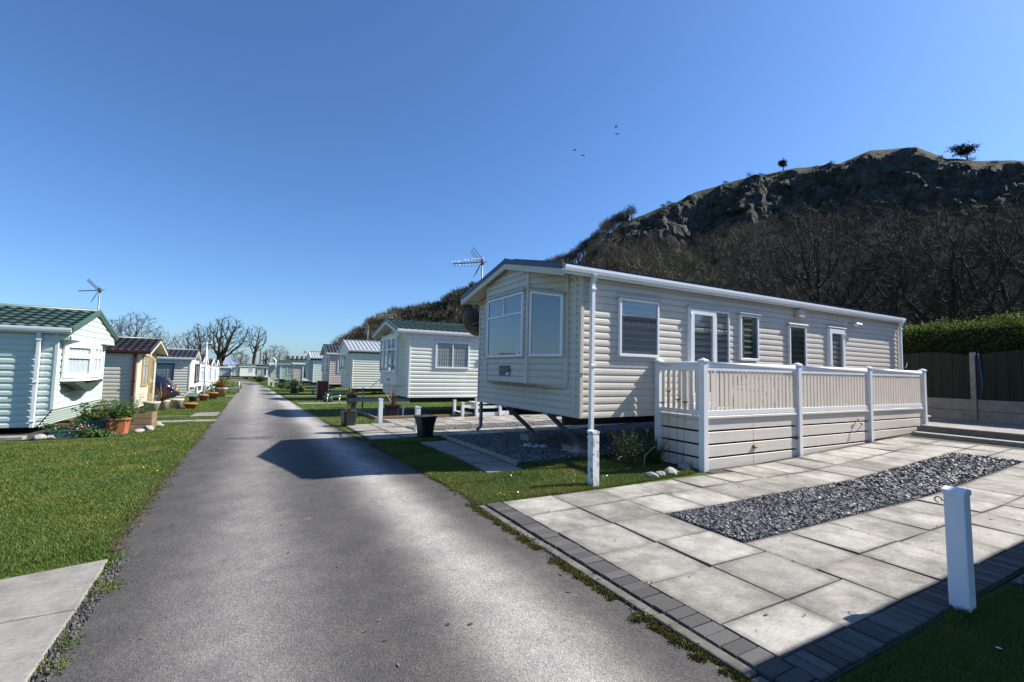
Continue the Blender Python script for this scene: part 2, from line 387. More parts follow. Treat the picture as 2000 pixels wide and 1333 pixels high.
# ------------------------------------------------------------------ mesh building helpers
class MB:
    def __init__(self, sx=1):
        self.v, self.f, self.m, self.s, self.sx = [], [], [], [], sx
    def pt(self, p):
        self.v.append((p[0] * self.sx, p[1], p[2])); return len(self.v) - 1
    def face(self, idx, mi=0, sm=False):
        self.f.append(tuple(idx)); self.m.append(mi); self.s.append(sm)
    def poly(self, pts, mi=0, sm=False):
        self.face([self.pt(p) for p in pts], mi, sm)
    def hexa(self, c, mi=0):
        i = [self.pt(p) for p in c]
        for q in ((0, 3, 2, 1), (4, 5, 6, 7), (0, 1, 5, 4), (1, 2, 6, 5), (2, 3, 7, 6), (3, 0, 4, 7)):
            self.face([i[k] for k in q], mi)
    def box(self, x0, y0, z0, x1, y1, z1, mi=0):
        self.hexa([(x0, y0, z0), (x1, y0, z0), (x1, y1, z0), (x0, y1, z0), (x0, y0, z1), (x1, y0, z1), (x1, y1, z1), (x0, y1, z1)], mi)
    def beam(self, a, b, w, h, mi=0, upv=(0, 0, 1)):
        a, b = Vector(a), Vector(b)
        d = (b - a).normalized(); u = Vector(upv)
        s = d.cross(u)
        if s.length < 1e-4: s = d.cross(Vector((1, 0, 0)))
        s.normalize(); t = s.cross(d).normalized()
        s *= w / 2; t *= h / 2
        self.hexa([a - s - t, a + s - t, a + s + t, a - s + t, b - s - t, b + s - t, b + s + t, b - s + t], mi)
    def tube(self, pts, rad, n=6, mi=0, cap=True, sm=True):
        pts = [Vector(p) for p in pts]
        if isinstance(rad, (int, float)): rad = [rad] * len(pts)
        rings = []
        ref = None
        for i, p in enumerate(pts):
            d = (pts[min(i + 1, len(pts) - 1)] - pts[max(i - 1, 0)])
            d = d.normalized() if d.length > 1e-9 else Vector((0, 0, 1))
            if ref is None or abs(ref.dot(d)) > 0.95:
                ref = Vector((1, 0, 0)) if abs(d.x) < 0.8 else Vector((0, 1, 0))
            a = d.cross(ref).normalized(); b = d.cross(a)
            ref = -d.cross(a).cross(d) if False else ref
            rings.append([self.pt(p + (a * math.cos(2 * math.pi * k / n) + b * math.sin(2 * math.pi * k / n)) * rad[i]) for k in range(n)])
        for r0, r1 in zip(rings, rings[1:]):
            for k in range(n):
                self.face((r0[k], r0[(k + 1) % n], r1[(k + 1) % n], r1[k]), mi, sm)
        if cap:
            self.face(rings[0][::-1], mi); self.face(rings[-1], mi)
    def lathe(self, prof, c=(0, 0, 0), n=20, mi=0, sq=None):
        rings = []
        for r, z in prof:
            ring = []
            for k in range(n):
                a = 2 * math.pi * (k + 0.5) / n
                x, y = math.cos(a), math.sin(a)
                if sq:
                    e = max(abs(x), abs(y)); x, y = x / e * sq[0], y / e * sq[1]
                ring.append(self.pt((c[0] + r * x, c[1] + r * y, c[2] + z)))
            rings.append(ring)
        for r0, r1 in zip(rings, rings[1:]):
            for k in range(n):
                self.face((r0[k], r0[(k + 1) % n], r1[(k + 1) % n], r1[k]), mi, not sq)
        self.face(rings[0][::-1], mi); self.face(rings[-1], mi)
    def build(self, name, mats, parent=None, bevel=0, bseg=2):
        if not isinstance(mats, (list, tuple)): mats = [mats]
        me = bpy.data.meshes.new(name)
        me.from_pydata(self.v, [], self.f)
        for m in mats: me.materials.append(m)
        me.polygons.foreach_set("material_index", self.m)
        me.polygons.foreach_set("use_smooth", self.s)
        me.update()
        o = bpy.data.objects.new(name, me)
        COL.objects.link(o)
        if parent is not None: o.parent = parent
        if bevel:
            b = o.modifiers.new("bevel", 'BEVEL'); b.width = bevel; b.segments = bseg; b.limit_method = 'ANGLE'
        return o

def np_mesh(name, V, F, mats, parent=None, midx=None, smooth=False):
    """V (n,3), F (m,k) all faces with k corners"""
    if not isinstance(mats, (list, tuple)): mats = [mats]
    V = np.ascontiguousarray(V, dtype=np.float32); F = np.ascontiguousarray(F, dtype=np.int32)
    me = bpy.data.meshes.new(name)
    k = F.shape[1]
    me.vertices.add(len(V)); me.vertices.foreach_set("co", V.ravel())
    me.loops.add(F.size); me.loops.foreach_set("vertex_index", F.ravel())
    me.polygons.add(len(F))
    me.polygons.foreach_set("loop_start", np.arange(0, F.size, k, dtype=np.int32))
    if midx is not None: me.polygons.foreach_set("material_index", np.ascontiguousarray(midx, dtype=np.int32))
    for m in mats: me.materials.append(m)
    me.update(calc_edges=True)
    me.polygons.foreach_set("use_smooth", np.full(len(F), smooth, dtype=bool))
    o = bpy.data.objects.new(name, me)
    COL.objects.link(o)
    if parent is not None: o.parent = parent
    return o

def tag(o, label=None, cat=None, group=None, kind=None):
    if label: o["label"] = label
    if cat: o["category"] = cat
    if group: o["group"] = group
    if kind: o["kind"] = kind
    return o

def thing(name, label, cat, loc=(0, 0, 0), group=None, rz=0.0):
    o = bpy.data.objects.new(name, None)
    COL.objects.link(o)
    o.empty_display_size = 0.2
    o.location = loc; o.rotation_euler = (0, 0, rz)
    return tag(o, label, cat, group)

def copy_tree(o, parent=None):
    c = o.copy(); COL.objects.link(c)
    if parent is not None: c.parent = parent
    for ch in list(o.children): copy_tree(ch, c)
    return c

def structure(o): return tag(o, kind='structure')
def stuff(o, label=None, cat=None): return tag(o, label, cat, kind='stuff')

YB = [-60, 8, 20, 40, 70, 100, 200]
ZB = [0, 0, -.25, -.66, -1.28, -1.6, -1.7]
def gz(x, y):
    return np.interp(y, YB, ZB) + np.interp(x, [-1000, 8.2, 15, 1000], [0, 0, .3, .3])
def G(x, y): return float(gz(x, y))
def pip(px, py, poly):
    """vectorised point in polygon"""
    inside = np.zeros(len(px), bool)
    n = len(poly)
    for i in range(n):
        x0, y0 = poly[i]; x1, y1 = poly[(i + 1) % n]
        c = ((y0 > py) != (y1 > py))
        with np.errstate(divide='ignore', invalid='ignore'):
            xi = (x1 - x0) * (py - y0) / (y1 - y0 + 1e-12) + x0
        inside ^= c & (px < xi)
    return inside

# ------------------------------------------------------------------ ground, road, paving
rng = np.random.default_rng(7)
random.seed(7)

def sheet_grid(name, xs, ys, m, dz=0.0, parent=None):
    mb = MB()
    idx = [[mb.pt((x, y, G(x, y) + dz)) for x in xs] for y in ys]
    for j in range(len(ys) - 1):
        for i in range(len(xs) - 1):
            mb.face((idx[j][i], idx[j][i + 1], idx[j + 1][i + 1], idx[j + 1][i]))
    return mb.build(name, m, parent)

structure(sheet_grid("ground", [-7000, -1500, -300, -100, -40, -20, -10, -5, 0, 4, 8.2, 11, 15, 20, 30, 60, 120, 400, 1500, 7000],
                     [-3000, -300, -60, -20, -5, 0, 4, 8, 14, 20, 30, 40, 55, 70, 85, 100, 140, 200, 500, 2000, 8000], M_GROUND, 0.0))

ROAD = [(-12, -.95, 2.28), (0, -.86, 2.28), (4.6, -.9, 2.33), (5.2, -1.0, 2.38), (8, -1.02, 2.27), (14, -1.08, 2.02), (20, -1.14, 1.88), (25, -1.2, 1.78),
        (40, -1.31, 1.56), (54, -1.41, 1.35), (66, -1.51, 1.12), (70, -1.62, .98), (85, -2.19, .42), (93, -2.72, -.06), (100, -3.2, -.75), (107, -3.85, -1.55)]
def road_x(y, side): return np.interp(y, [r[0] for r in ROAD], [r[side] for r in ROAD])
ys = sorted(set(list(np.arange(-12, 30, .25)) + [8., 20.] + list(np.arange(30, 107.1, 2.)) + [70., 100.]))
mb = MB()
prev = None
rl, rr = [], []
for y in ys:
    j1 = mnoise.noise((0, y * 1.7, 3)) * .03 + mnoise.noise((0, y * .3, 8)) * .03
    j2 = mnoise.noise((9, y * 1.7, 5)) * .03 + mnoise.noise((2, y * .3, 1)) * .03
    rl.append((float(road_x(y, 1)) + j1, y)); rr.append((float(road_x(y, 2)) + j2, y))
rl += [(-6, 117.6), (-12, 124), (-30, 130), (-90, 138)]
rr += [(-2.6, 117), (-8, 129), (-29, 137), (-90, 145)]
for a, b in zip(rl, rr):
    row = [mb.pt((a[0] + (b[0] - a[0]) * t, a[1] + (b[1] - a[1]) * t, G(a[0], a[1] + (b[1] - a[1]) * t) + .008 + .012 * (1 - (2 * t - 1) ** 2))) for t in (0, .25, .5, .75, 1)]
    if prev:
        for k in range(4): mb.face((prev[k], prev[k + 1], row[k + 1], row[k]), 0, True)
    prev = row
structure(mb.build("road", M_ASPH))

def slabs(name, cells, m, dz=.03, gap=.009, joint=True, thick=.03):
    """cells: (x0,y0,x1,y1); separate slabs with open joints over a dirt bed, grime gathers at their rims (attribute 'rim')"""
    V, F, rim = [], [], []
    fr_ = (0, .16, .5, .84, 1)
    for (x0, y0, x1, y1) in cells:
        x0, y0, x1, y1 = x0 + gap * random.uniform(.6, 1.3), y0 + gap * random.uniform(.6, 1.3), x1 - gap * random.uniform(.6, 1.3), y1 - gap * random.uniform(.6, 1.3)
        t = random.uniform(-.004, .004); tx, ty = random.gauss(0, .006), random.gauss(0, .006)
        b = len(V)
        for j, v in enumerate(fr_):
            for i, u in enumerate(fr_):
                x, y = x0 + (x1 - x0) * u, y0 + (y1 - y0) * v
                V.append((x, y, G(x, y) + dz + t + (u - .5) * tx + (v - .5) * ty))
                rim.append(1.0 if (i in (0, 4) or j in (0, 4)) else 0.0)
        for j in range(4):
            for i in range(4):
                q = b + j * 5 + i; F.append((q, q + 1, q + 6, q + 5))
        loop = [b, b + 1, b + 2, b + 3, b + 4, b + 9, b + 14, b + 19, b + 24, b + 23, b + 22, b + 21, b + 20, b + 15, b + 10, b + 5]
        lo = []
        for q in loop:
            x, y, z = V[q]; V.append((x, y, z - thick)); rim.append(1.0); lo.append(len(V) - 1)
        for k in range(16): F.append((loop[k], lo[k], lo[(k + 1) % 16], loop[(k + 1) % 16]))
    me = bpy.data.meshes.new(name); me.from_pydata(V, [], F); me.materials.append(m)
    at = me.attributes.new("rim", 'FLOAT', 'POINT'); at.data.foreach_set("value", rim)
    o = bpy.data.objects.new(name, me); COL.objects.link(o)
    return structure(o)

def bed(name, x0, y0, x1, y1, m, dz, nx=None):
    xs = sorted(set([x0, x1] + [b for b in (8.2, 15) if x0 < b < x1] + list(np.arange(x0, x1, 1.0))))
    ysl = sorted(set([y0, y1] + [b for b in (8., 20., 40.) if y0 < b < y1] + list(np.arange(y0, y1, 1.0))))
    return structure(sheet_grid(name, xs, ysl, m, dz))

# main patio beside the veranda
bed("paving_bed", 2.42, 1.38, 14.0, 5.0, M_JOINT, .012)
bed("paving_bed", 6.55, 5.0, 14.0, 5.28, M_JOINT, .012)
cells = []
colx = [2.64, 3.355, 4.09]
rows = [4.95, 4.37, 3.79, 3.19, 2.59, 1.975, 1.6]
for i in range(2):
    for j in range(len(rows) - 1): cells.append((colx[i], rows[j + 1], colx[i + 1], rows[j]))
cx = [4.09 + .715 * k for k in range(14)]
for a, b in zip(cx, cx[1:]):
    cells.append((a, 2.17, b, 2.8)); cells.append((a, 1.6, b, 2.17))
    top = 5.13 if a > 6.4 else 4.95
    cells.append((a, 3.78, b, 4.42)); cells.append((a, 4.42, b, top))
cells += [(11.96, 2.8, 12.67, 3.3), (11.96, 3.3, 12.67, 3.78), (12.67, 2.8, 13.385, 3.3), (12.67, 3.3, 13.385, 3.78)]
slabs("patio_paving", cells, M_SLAB)
# slate bed in the patio
bed("slate_bed", 4.1, 2.81, 11.95, 3.77, M_GRAVELBED, .016)
bed("slate_bed", 5.3, .55, 10.5, 1.36, M_GRAVELBED, .016)

def setts(name, runs):
    mb = MB()
    for (x0, y0, x1, y1, n, axis) in runs:
        for k in range(n):
            a, b = k / n, (k + 1) / n
            g_ = .004
            if axis == 'y': q = (x0, y0 + (y1 - y0) * a + g_, x1, y0 + (y1 - y0) * b - g_)
            else: q = (x0 + (x1 - x0) * a + g_, y0, x0 + (x1 - x0) * b - g_, y1)
            j = random.uniform(-.004, .004); zt = G(q[0], q[1]) + .034 + random.uniform(-.004, .004)
            mb.box(q[0] + j, q[1], -.03, q[2] + j, q[3], zt)
    return structure(mb.build(name, M_SETT, bevel=.005, bseg=1))
setts("block_edging", [(2.43, -.9, 2.63, 4.97, 56, 'y'), (2.64, 1.395, 10.6, 1.59, 78, 'x')])
mb = MB()
for k in range(9):
    y0 = 4.98 - k * .68
    mb.box(2.335, y0 - .672, -.05, 2.42, y0, .022 + random.uniform(-.006, .006))
structure(mb.build("kerb_strip", mat("mossy_kerb", (0.15, 0.135, 0.11), .95, .5, 7, .7, 40, dirt=((.07, .075, .03), .8)), bevel=.012))

# second patio by the next caravan
bed("paving_bed", 2.3, 10.75, 12.2, 14.4, M_JOINT, .012)
bed("paving_bed", 3.4, 14.4, 12.2, 15.9, M_JOINT, .012)
cells = []
cx = [2.34 + .72 * k for k in range(14)]
for a, b in zip(cx, cx[1:]):
    for y0, y1 in ((10.8, 11.4), (11.4, 12.0), (12.0, 12.6), (12.6, 13.2), (13.2, 13.8), (13.8, 14.4), (14.4, 15.1), (15.1, 15.8)):
        if a > 3.7 and y0 in (12.0, 12.6): continue
        if a < 3.3 and y0 > 14.3: continue
        cells.append((a, y0, b, y1))
slabs("patio_paving", cells, M_SLAB)
bed("gravel_bed", 3.8, 12.02, 11.7, 13.18, M_GRAVELBED, .016)
# path of slabs beside the bed in front of the beige caravan
slabs("path_paving", [(3.2, 6.5 + .7 * k, 3.85, 7.2 + .7 * k) for k in range(5)], M_SLAB2, dz=.02)
bed("gravel_bed", 3.97, 6.95, 16.6, 10.75, M_GRAVELBED, .014)
# slabs at the left of the road
mb = MB()
def slab_poly(mb, q, dz=.03):
    mb.hexa([(x, y, G(x, y) - .03) for x, y in q] + [(x, y, G(x, y) + dz) for x, y in q])
slab_poly(mb, [(-2.6, 3.93), (-.93, 3.975), (-.965, 4.85), (-2.6, 4.47)])
slab_poly(mb, [(-2.6, 2.7), (-.9, 2.7), (-.93, 3.955), (-2.6, 3.91)])
slab_poly(mb, [(-2.6, 1.4), (-.9, 1.4), (-.9, 2.685), (-2.6, 2.685)])
structure(mb.build("path_paving", M_SLAB2, bevel=.008))
slabs("path_paving", [(-2.85 + .6 * k, 17.1, -2.25 + .6 * k, 17.75) for k in range(3)] +
      [(-1.95, 19.3 + .6 * k, -1.15, 19.9 + .6 * k) for k in range(3)] + [(-3.2, 19.5, -1.95, 19.75)] +
      [(-2.6 + .7 * k, 37.2, -1.9 + .7 * k, 38.2) for k in range(1, 2)] + [(-3.6, 37.5, -1.95, 38.3), (-3.0, 57, -1.7, 58.2), (-3.0, 64, -1.8, 65.4)], M_SLAB2, dz=.025)
slabs("path_paving", [(1.95, 26.4, 4.6, 27.2), (1.8, 37.0, 4.4, 37.7)], M_SLAB2, dz=.02)
# terrace and steps at the end of the veranda
mb = MB()
mb.box(14.35, -3, .1, 18.3, 5.18, .47)
mb.box(14.95, 5.18, .1, 18.3, 6.2, .47)
structure(mb.build("terrace_floor", M_SLAB2, bevel=.01))
mb = MB()
for y in np.arange(-3, 5.1, 1.35):
    mb.box(13.86, y + .004, .1, 14.35, min(y + 1.346, 5.25), .352)
    mb.box(14.28, y + .004, .465, 14.55, min(y + 1.346, 5.25), .50)
structure(mb.build("terrace_step", M_CONC, bevel=.012))

# loose stones -------------------------------------------------------
def chips(name, regions, m, size, kind_label=None, flat=.35, zoff=.018, tilt=.5):
    Vs, Fs = [], []
    base = 0
    for (x0, y0, x1, y1, n, sc) in regions:
        cxs = rng.uniform(x0, x1, n); cys = rng.uniform(y0, y1, n)
        a = rng.uniform(0, 2 * np.pi, n)
        s = rng.uniform(size[0], size[1], n) * sc
        el = rng.uniform(.45, .9, n)
        th = s * rng.uniform(.15, flat, n)
        k = 6
        ang = np.linspace(0, 2 * np.pi, k, endpoint=False)[None, :] + rng.uniform(-.35, .35, (n, k))
        rx = np.cos(ang) * s[:, None] * rng.uniform(.7, 1.1, (n, k)); ry = np.sin(ang) * (s * el)[:, None]
        tx = rng.normal(0, tilt, n)[:, None]; ty = rng.normal(0, tilt, n)[:, None]
        X = cxs[:, None] + rx * np.cos(a)[:, None] - ry * np.sin(a)[:, None]
        Y = cys[:, None] + rx * np.sin(a)[:, None] + ry * np.cos(a)[:, None]
        Z0 = gz(cxs, cys)[:, None] + zoff + rng.uniform(0, .02, n)[:, None] * sc + (rx * tx + ry * ty) * .6
        X = np.clip(X, x0, x1); Y = np.clip(Y, y0, y1)
        topz = Z0 + th[:, None]
        P = np.stack([np.concatenate([X, X], 1), np.concatenate([Y, Y], 1), np.concatenate([Z0 - .01, topz], 1)], -1)
        Vs.append(P.reshape(-1, 3))
        off = base + np.arange(n)[:, None] * (2 * k)
        for i in range(k):
            j = (i + 1) % k
            Fs.append(np.stack([off[:, 0] + i, off[:, 0] + j, off[:, 0] + k + j, off[:, 0] + k + i], 1))
        for q in ((0, 1, 2, 3), (0, 3, 4, 5)):
            Fs.append(np.stack([off[:, 0] + k + c for c in q], 1))
        base += n * 2 * k
    V, F = np.concatenate(Vs), np.concatenate(Fs)
    o = np_mesh(name, V, F, m)
    return stuff(o)
chips("slate_chips", [(4.12, 2.83, 7.5, 3.75, 14000, 1.0), (7.5, 2.83, 11.93, 3.75, 9500, 1.35), (5.3, .57, 8.5, 1.34, 4200, 1.15)], M_SLATE, (.009, .024))
chips("gravel", [(4.0, 6.97, 8.2, 10.7, 9000, 1.0), (3.82, 12.05, 8, 13.15, 6000, 1.1)], M_SHINGLE, (.012, .024), flat=.8, tilt=.2)
chips("grit", [(-.93, 1.6, -.83, 4.8, 1500, .6), (2.3, 2.0, 2.36, 5.0, 160, .6)], isl_mat('road_grit', [(.04, .039, .037), (.09, .086, .082), (.17, .16, .15)], .9), (.006, .016), flat=.8, zoff=.012, tilt=.2)

# grass --------------------------------------------------------------
def blades(name, polys, n_total, excl=(), h=(.012, .032), dmax=60, m=M_GRASS, near_w=.0018, power=1.6, label=None):
    pts = []
    for poly in polys:
        P = np.array(poly)
        x0, y0 = P.min(0); x1, y1 = P.max(0)
        area = (x1 - x0) * (y1 - y0)
        n = int(n_total * area / sum((np.array(q).max(0) - np.array(q).min(0)).prod() for q in polys)) * 4
        x = rng.uniform(x0, x1, n)
        # denser towards the camera
        y = rng.uniform(0, 1, n) ** power * (y1 - y0) + y0 if y1 - y0 > 8 else rng.uniform(y0, y1, n)
        k = pip(x, y, poly)
        for e in excl: k &= ~pip(x, y, e)
        d = np.hypot(x, y)
        keep = rng.uniform(0, 1, n) < np.minimum(1, (7.5 / np.maximum(d, 1)) ** 1.35)
        k &= keep
        k &= rng.uniform(0, 1, n) < .55 + .6 * np.sin(x * 1.3 + np.sin(y * .9)) * np.sin(y * 1.1 + np.sin(x * .7)) * .5 + .2
        pts.append(np.stack([x[k], y[k]], 1))
    P = np.concatenate(pts)
    n = len(P)
    d = np.hypot(P[:, 0], P[:, 1])
    a = rng.uniform(0, np.pi, n)
    hh = rng.uniform(h[0], h[1], n) * (1 + .012 * d)
    # tufts grow taller in places
    hh *= .8 + .5 * (np.sin(P[:, 0] * 2.3 + 1.7 * np.sin(P[:, 1] * 1.9)) * np.sin(P[:, 1] * 2.7) > .35)
    w = near_w + d * .00045
    z = gz(P[:, 0], P[:, 1])
    lean = rng.normal(0, .65, (n, 2)) * hh[:, None]
    dx, dy = np.cos(a) * w, np.sin(a) * w
    A = np.stack([P[:, 0] - dx, P[:, 1] - dy, z - .004], 1)
    B = np.stack([P[:, 0] + dx, P[:, 1] + dy, z - .004], 1)
    T = np.stack([P[:, 0] + lean[:, 0], P[:, 1] + lean[:, 1], z + hh], 1)
    V = np.stack([A, B, T], 1).reshape(-1, 3)
    F = np.arange(3 * n).reshape(n, 3)
    return stuff(np_mesh(name, V, F, m))

SLABX = [[(-2.7, 1), (-.9, 1), (-.9, 4.0), (-.96, 4.87), (-2.7, 4.46)], [(-2.9, 17.05), (-1, 17.05), (-1, 17.8), (-2.9, 17.8)],
         [(-1.97, 19.28), (-1.1, 19.28), (-1.1, 21.2), (-1.97, 21.2)]]
blades("grass", [[(-9, 2.5), (-1.0, 2.5), (-1.02, 8), (-1.1, 14), (-1.2, 24), (-3.9, 24), (-3.0, 18), (-2.7, 15), (-2.9, 13.3), (-9, 13.3)]], 420000, SLABX)
blades("grass", [[(-3.9, 24), (-1.2, 24), (-1.35, 44), (-1.55, 68), (-3.3, 68), (-3.3, 30)]], 60000, SLABX, power=1.2)
blades("grass", [[(2.42, 5.02), (4.3, 5.02), (6.3, 5.16), (6.5, 6.2), (5.7, 6.85), (3.95, 6.85), (3.9, 6.45), (3.15, 6.45), (3.15, 9.95), (4.0, 10.2), (4.2, 10.75), (2.3, 10.72), (2.25, 8)]], 170000, h=(.02, .05))
blades("grass", [[(2.7, -.6), (5.25, -.6), (5.25, 1.3), (4.6, 1.35), (2.7, 1.36)]], 90000, h=(.018, .045))
blades("grass", [[(2.05, 13.6), (2.3, 13.6), (3.35, 14.45), (3.5, 16.2), (4.3, 21.3), (8, 21.3), (14, 26), (8, 29), (4, 32), (3, 60), (1.3, 60), (1.6, 38), (1.85, 24)]], 90000, h=(.018, .045), power=1.3)

# moss and weeds along the joints and the kerb
def tufts(name, spots, m, n_each, spread, h):
    Vs = []
    for (x, y, s) in spots:
        n = int(n_each * s)
        px = x + rng.normal(0, spread * s, n); py = y + rng.normal(0, spread * s, n)
        a = rng.uniform(0, np.pi, n); w = rng.uniform(.0025, .006, n); hh = rng.uniform(h * .4, h, n)
        z = gz(px, py) + .008
        lean = rng.normal(0, .5, (n, 2)) * hh[:, None]
        A = np.stack([px - np.cos(a) * w, py - np.sin(a) * w, z], 1); B = np.stack([px + np.cos(a) * w, py + np.sin(a) * w, z], 1)
        T = np.stack([px + lean[:, 0], py + lean[:, 1], z + hh], 1)
        Vs.append(np.stack([A, B, T], 1).reshape(-1, 3))
    V = np.concatenate(Vs)
    return stuff(np_mesh(name, V, np.arange(len(V)).reshape(-1, 3), m))
sp = []
for k in range(260):
    y = rng.uniform(1.5, 5.1)
    if mnoise.noise((0, y * 2.2, 4)) > -.12: sp.append((2.29 + rng.normal(0, .025), y, rng.uniform(.3, 1.0)))
tufts("moss", sp, M_MOSS, 170, .022, .017)
sp = []
for k in range(420):
    y = 4.9 + 22 * rng.uniform(0, 1) ** 1.6
    if mnoise.noise((5, y * 1.1, 4)) > -.2: sp.append((float(road_x(y, 1)) + rng.normal(.0, .035), y, rng.uniform(.3, 1.1)))
    y = 5.0 + 12 * rng.uniform(0, 1) ** 1.4
    if mnoise.noise((7, y * 1.1, 9)) > -.1: sp.append((float(road_x(y, 2)) + rng.normal(.0, .035), y, rng.uniform(.3, 1.1)))
tufts("moss", sp, isl_mat("edge_litter", [(.12, .09, .05), (.09, .10, .03), (.16, .12, .075), (.06, .05, .03)], .95), 60, .03, .018)
# leaf scraps blown over the paving and the lane
V_, F_ = [], []
for k in range(150):
    if k < 70: x, y, zz = rng.uniform(2.7, 8), rng.uniform(1.7, 4.8), .036
    elif k < 110: x, y, zz = rng.uniform(-.8, 2.2), rng.uniform(2.2, 9), .022
    else: x, y, zz = rng.uniform(2.1, 2.4), rng.uniform(1.8, 6), .03
    a_ = rng.uniform(0, 6.28); L_ = rng.uniform(.008, .024); w_ = L_ * rng.uniform(.25, .5); b = len(V_)
    for u, v, h_ in ((-1, 0, .0), (0, -1, .006), (1, 0, .002), (0, 1, .008)):
        V_.append((x + math.cos(a_) * u * L_ - math.sin(a_) * v * w_, y + math.sin(a_) * u * L_ + math.cos(a_) * v * w_, G(x, y) + zz + h_))
    F_.append((b, b + 1, b + 2, b + 3))
stuff(np_mesh("leaf_litter", np.array(V_), np.array(F_), isl_mat("dead_leaf", [(.05, .035, .02), (.12, .075, .035), (.03, .025, .02), (.3, .26, .2)], .85)))
sp = []
for j in range(90):
    sp.append((random.choice([2.64, 3.355, 4.09]) + rng.normal(0, .006), rng.uniform(1.7, 4.9), rng.uniform(.15, .5)))
    sp.append((rng.uniform(2.7, 4.05), random.choice(rows[:-1]) + rng.normal(0, .006), rng.uniform(.15, .5)))
    sp.append((rng.uniform(4.2, 12), random.choice([2.17, 4.42, 4.95]) + rng.normal(0, .006), rng.uniform(.1, .4)))
tufts("moss", sp, M_MOSS, 60, .02, .015)
tufts("weeds", [(-.9, 4.35, 1.5), (-.85, 4.25, 1.3), (-.88, 3.55, 1.2), (-.86, 3.3, 1.0), (-.98, 4.9, 1.6), (-.95, 4.75, .8), (2.66, 2.62, .6), (2.65, 3.0, .7), (2.64, 3.4, .5), (6.8, 2.75, .6), (4.28, 1.25, 1.6), (4.45, 1.22, 1.4), (4.2, 1.33, .8)], M_GRASS, 160, .04, .035)
def flowers(name, polys, n, m, r, excl=()):
    out = []
    V, F = [], []
    for poly in polys:
        P = np.array(poly); x0, y0 = P.min(0); x1, y1 = P.max(0)
        x = rng.uniform(x0, x1, n); y = y0 + rng.uniform(0, 1, n) ** 1.5 * (y1 - y0)
        k = pip(x, y, poly)
        for e in excl: k &= ~pip(x, y, e)
        for px, py in zip(x[k], y[k]):
            z = G(px, py) + rng.uniform(.03, .055); b = len(V)
            rr_ = r * rng.uniform(.7, 1.2); tx, ty = rng.normal(0, .3, 2)
            V.append((px, py, z + .004))
            for q in range(8):
                c, s = math.cos(q * .785) * rr_, math.sin(q * .785) * rr_
                V.append((px + c, py + s, z + c * tx + s * ty))
            for q in range(8): F.append((b, b + 1 + q, b + 1 + (q + 1) % 8))
    return stuff(np_mesh(name, np.array(V), np.array(F), m))
LAWN = [(-7, 4.9), (-1.2, 4.9), (-1.1, 14), (-1.2, 24), (-3, 18), (-2.7, 15), (-7, 13.2)]
flowers("daisies", [LAWN], 26, M_DAISY, .012, SLABX)
flowers("daisies", [[(2.6, 5.1), (6, 5.2), (6, 6.3), (3.2, 6.3)]], 26, M_DAISY, .013)
flowers("daisies", [[(2.8, -.2), (4.6, -.2), (4.6, 1.2), (2.8, 1.2)]], 12, M_DAISY, .014)
flowers("dandelions", [LAWN], 22, M_DANDELION, .015, SLABX)

# ------------------------------------------------------------------ caravans
# local frame of a caravan: u runs back from its front end wall, v runs across away from the camera, z up from its own ground;
# the two rows face each other, so the left row is mirrored in x (sx = -1)
PROF_ROUND = [(0, 0), (.03, .017), (.30, .020), (.62, .016), (.88, .006), (.985, 0)]
PROF_SHIP = [(0, .002), (.04, .016), (.45, .018), (.60, .013), (.70, .0), (.80, -.003), (.86, .004), (.985, .004)]

def siding(mb, p0, p1, z0, z1, pitch, prof=PROF_ROUND, ext=None, mi=0):
    p0, p1 = Vector((p0[0], p0[1])), Vector((p1[0], p1[1]))
    d = p1 - p0; L = d.length; dn = d / L
    nx, ny = dn.y, -dn.x
    rowz, k = [], 0
    while z0 + k * pitch < z1 - 1e-4:
        for t, o in prof:
            z = z0 + (k + t) * pitch
            if z <= z1: rowz.append((z, o))
        k += 1
    rowz.append((z1, 0))
    prev = None
    for z, o in rowz:
        a, b = ext(z) if ext else (0, L)
        b = max(a, b)
        r = [mb.pt((p0.x + dn.x * s + nx * o, p0.y + dn.y * s + ny * o, z)) for s in (a, b)]
        if prev: mb.face((prev[0], prev[1], r[1], r[0]), mi, False)
        prev = r

class Face:
    """a vertical wall plane: origin p0, direction d along the wall, outward normal n"""
    def __init__(self, p0, p1):
        self.p0 = Vector((p0[0], p0[1])); d = Vector((p1[0] - p0[0], p1[1] - p0[1])); self.L = d.length
        self.d = d / self.L; self.n = Vector((self.d.y, -self.d.x))
    def P(self, s, z, o): return (self.p0.x + self.d.x * s + self.n.x * o, self.p0.y + self.d.y * s + self.n.y * o, z)
    def box(self, mb, s0, s1, z0, z1, o0, o1, mi=0):
        mb.hexa([self.P(s0, z0, o0), self.P(s1, z0, o0), self.P(s1, z0, o1), self.P(s0, z0, o1),
                 self.P(s0, z1, o0), self.P(s1, z1, o0), self.P(s1, z1, o1), self.P(s0, z1, o1)], mi)
    def quad(self, mb, s0, s1, z0, z1, o, mi=0):
        mb.poly([self.P(s0, z0, o), self.P(s1, z0, o), self.P(s1, z1, o), self.P(s0, z1, o)], mi)

def ring(mb, fc, s0, s1, z0, z1, w, o0, o1, mi=0):
    fc.box(mb, s0, s1, z0, z0 + w, o0, o1, mi); fc.box(mb, s0, s1, z1 - w, z1, o0, o1, mi)
    fc.box(mb, s0, s0 + w, z0 + w, z1 - w, o0, o1, mi); fc.box(mb, s1 - w, s1, z0 + w, z1 - w, o0, o1, mi)

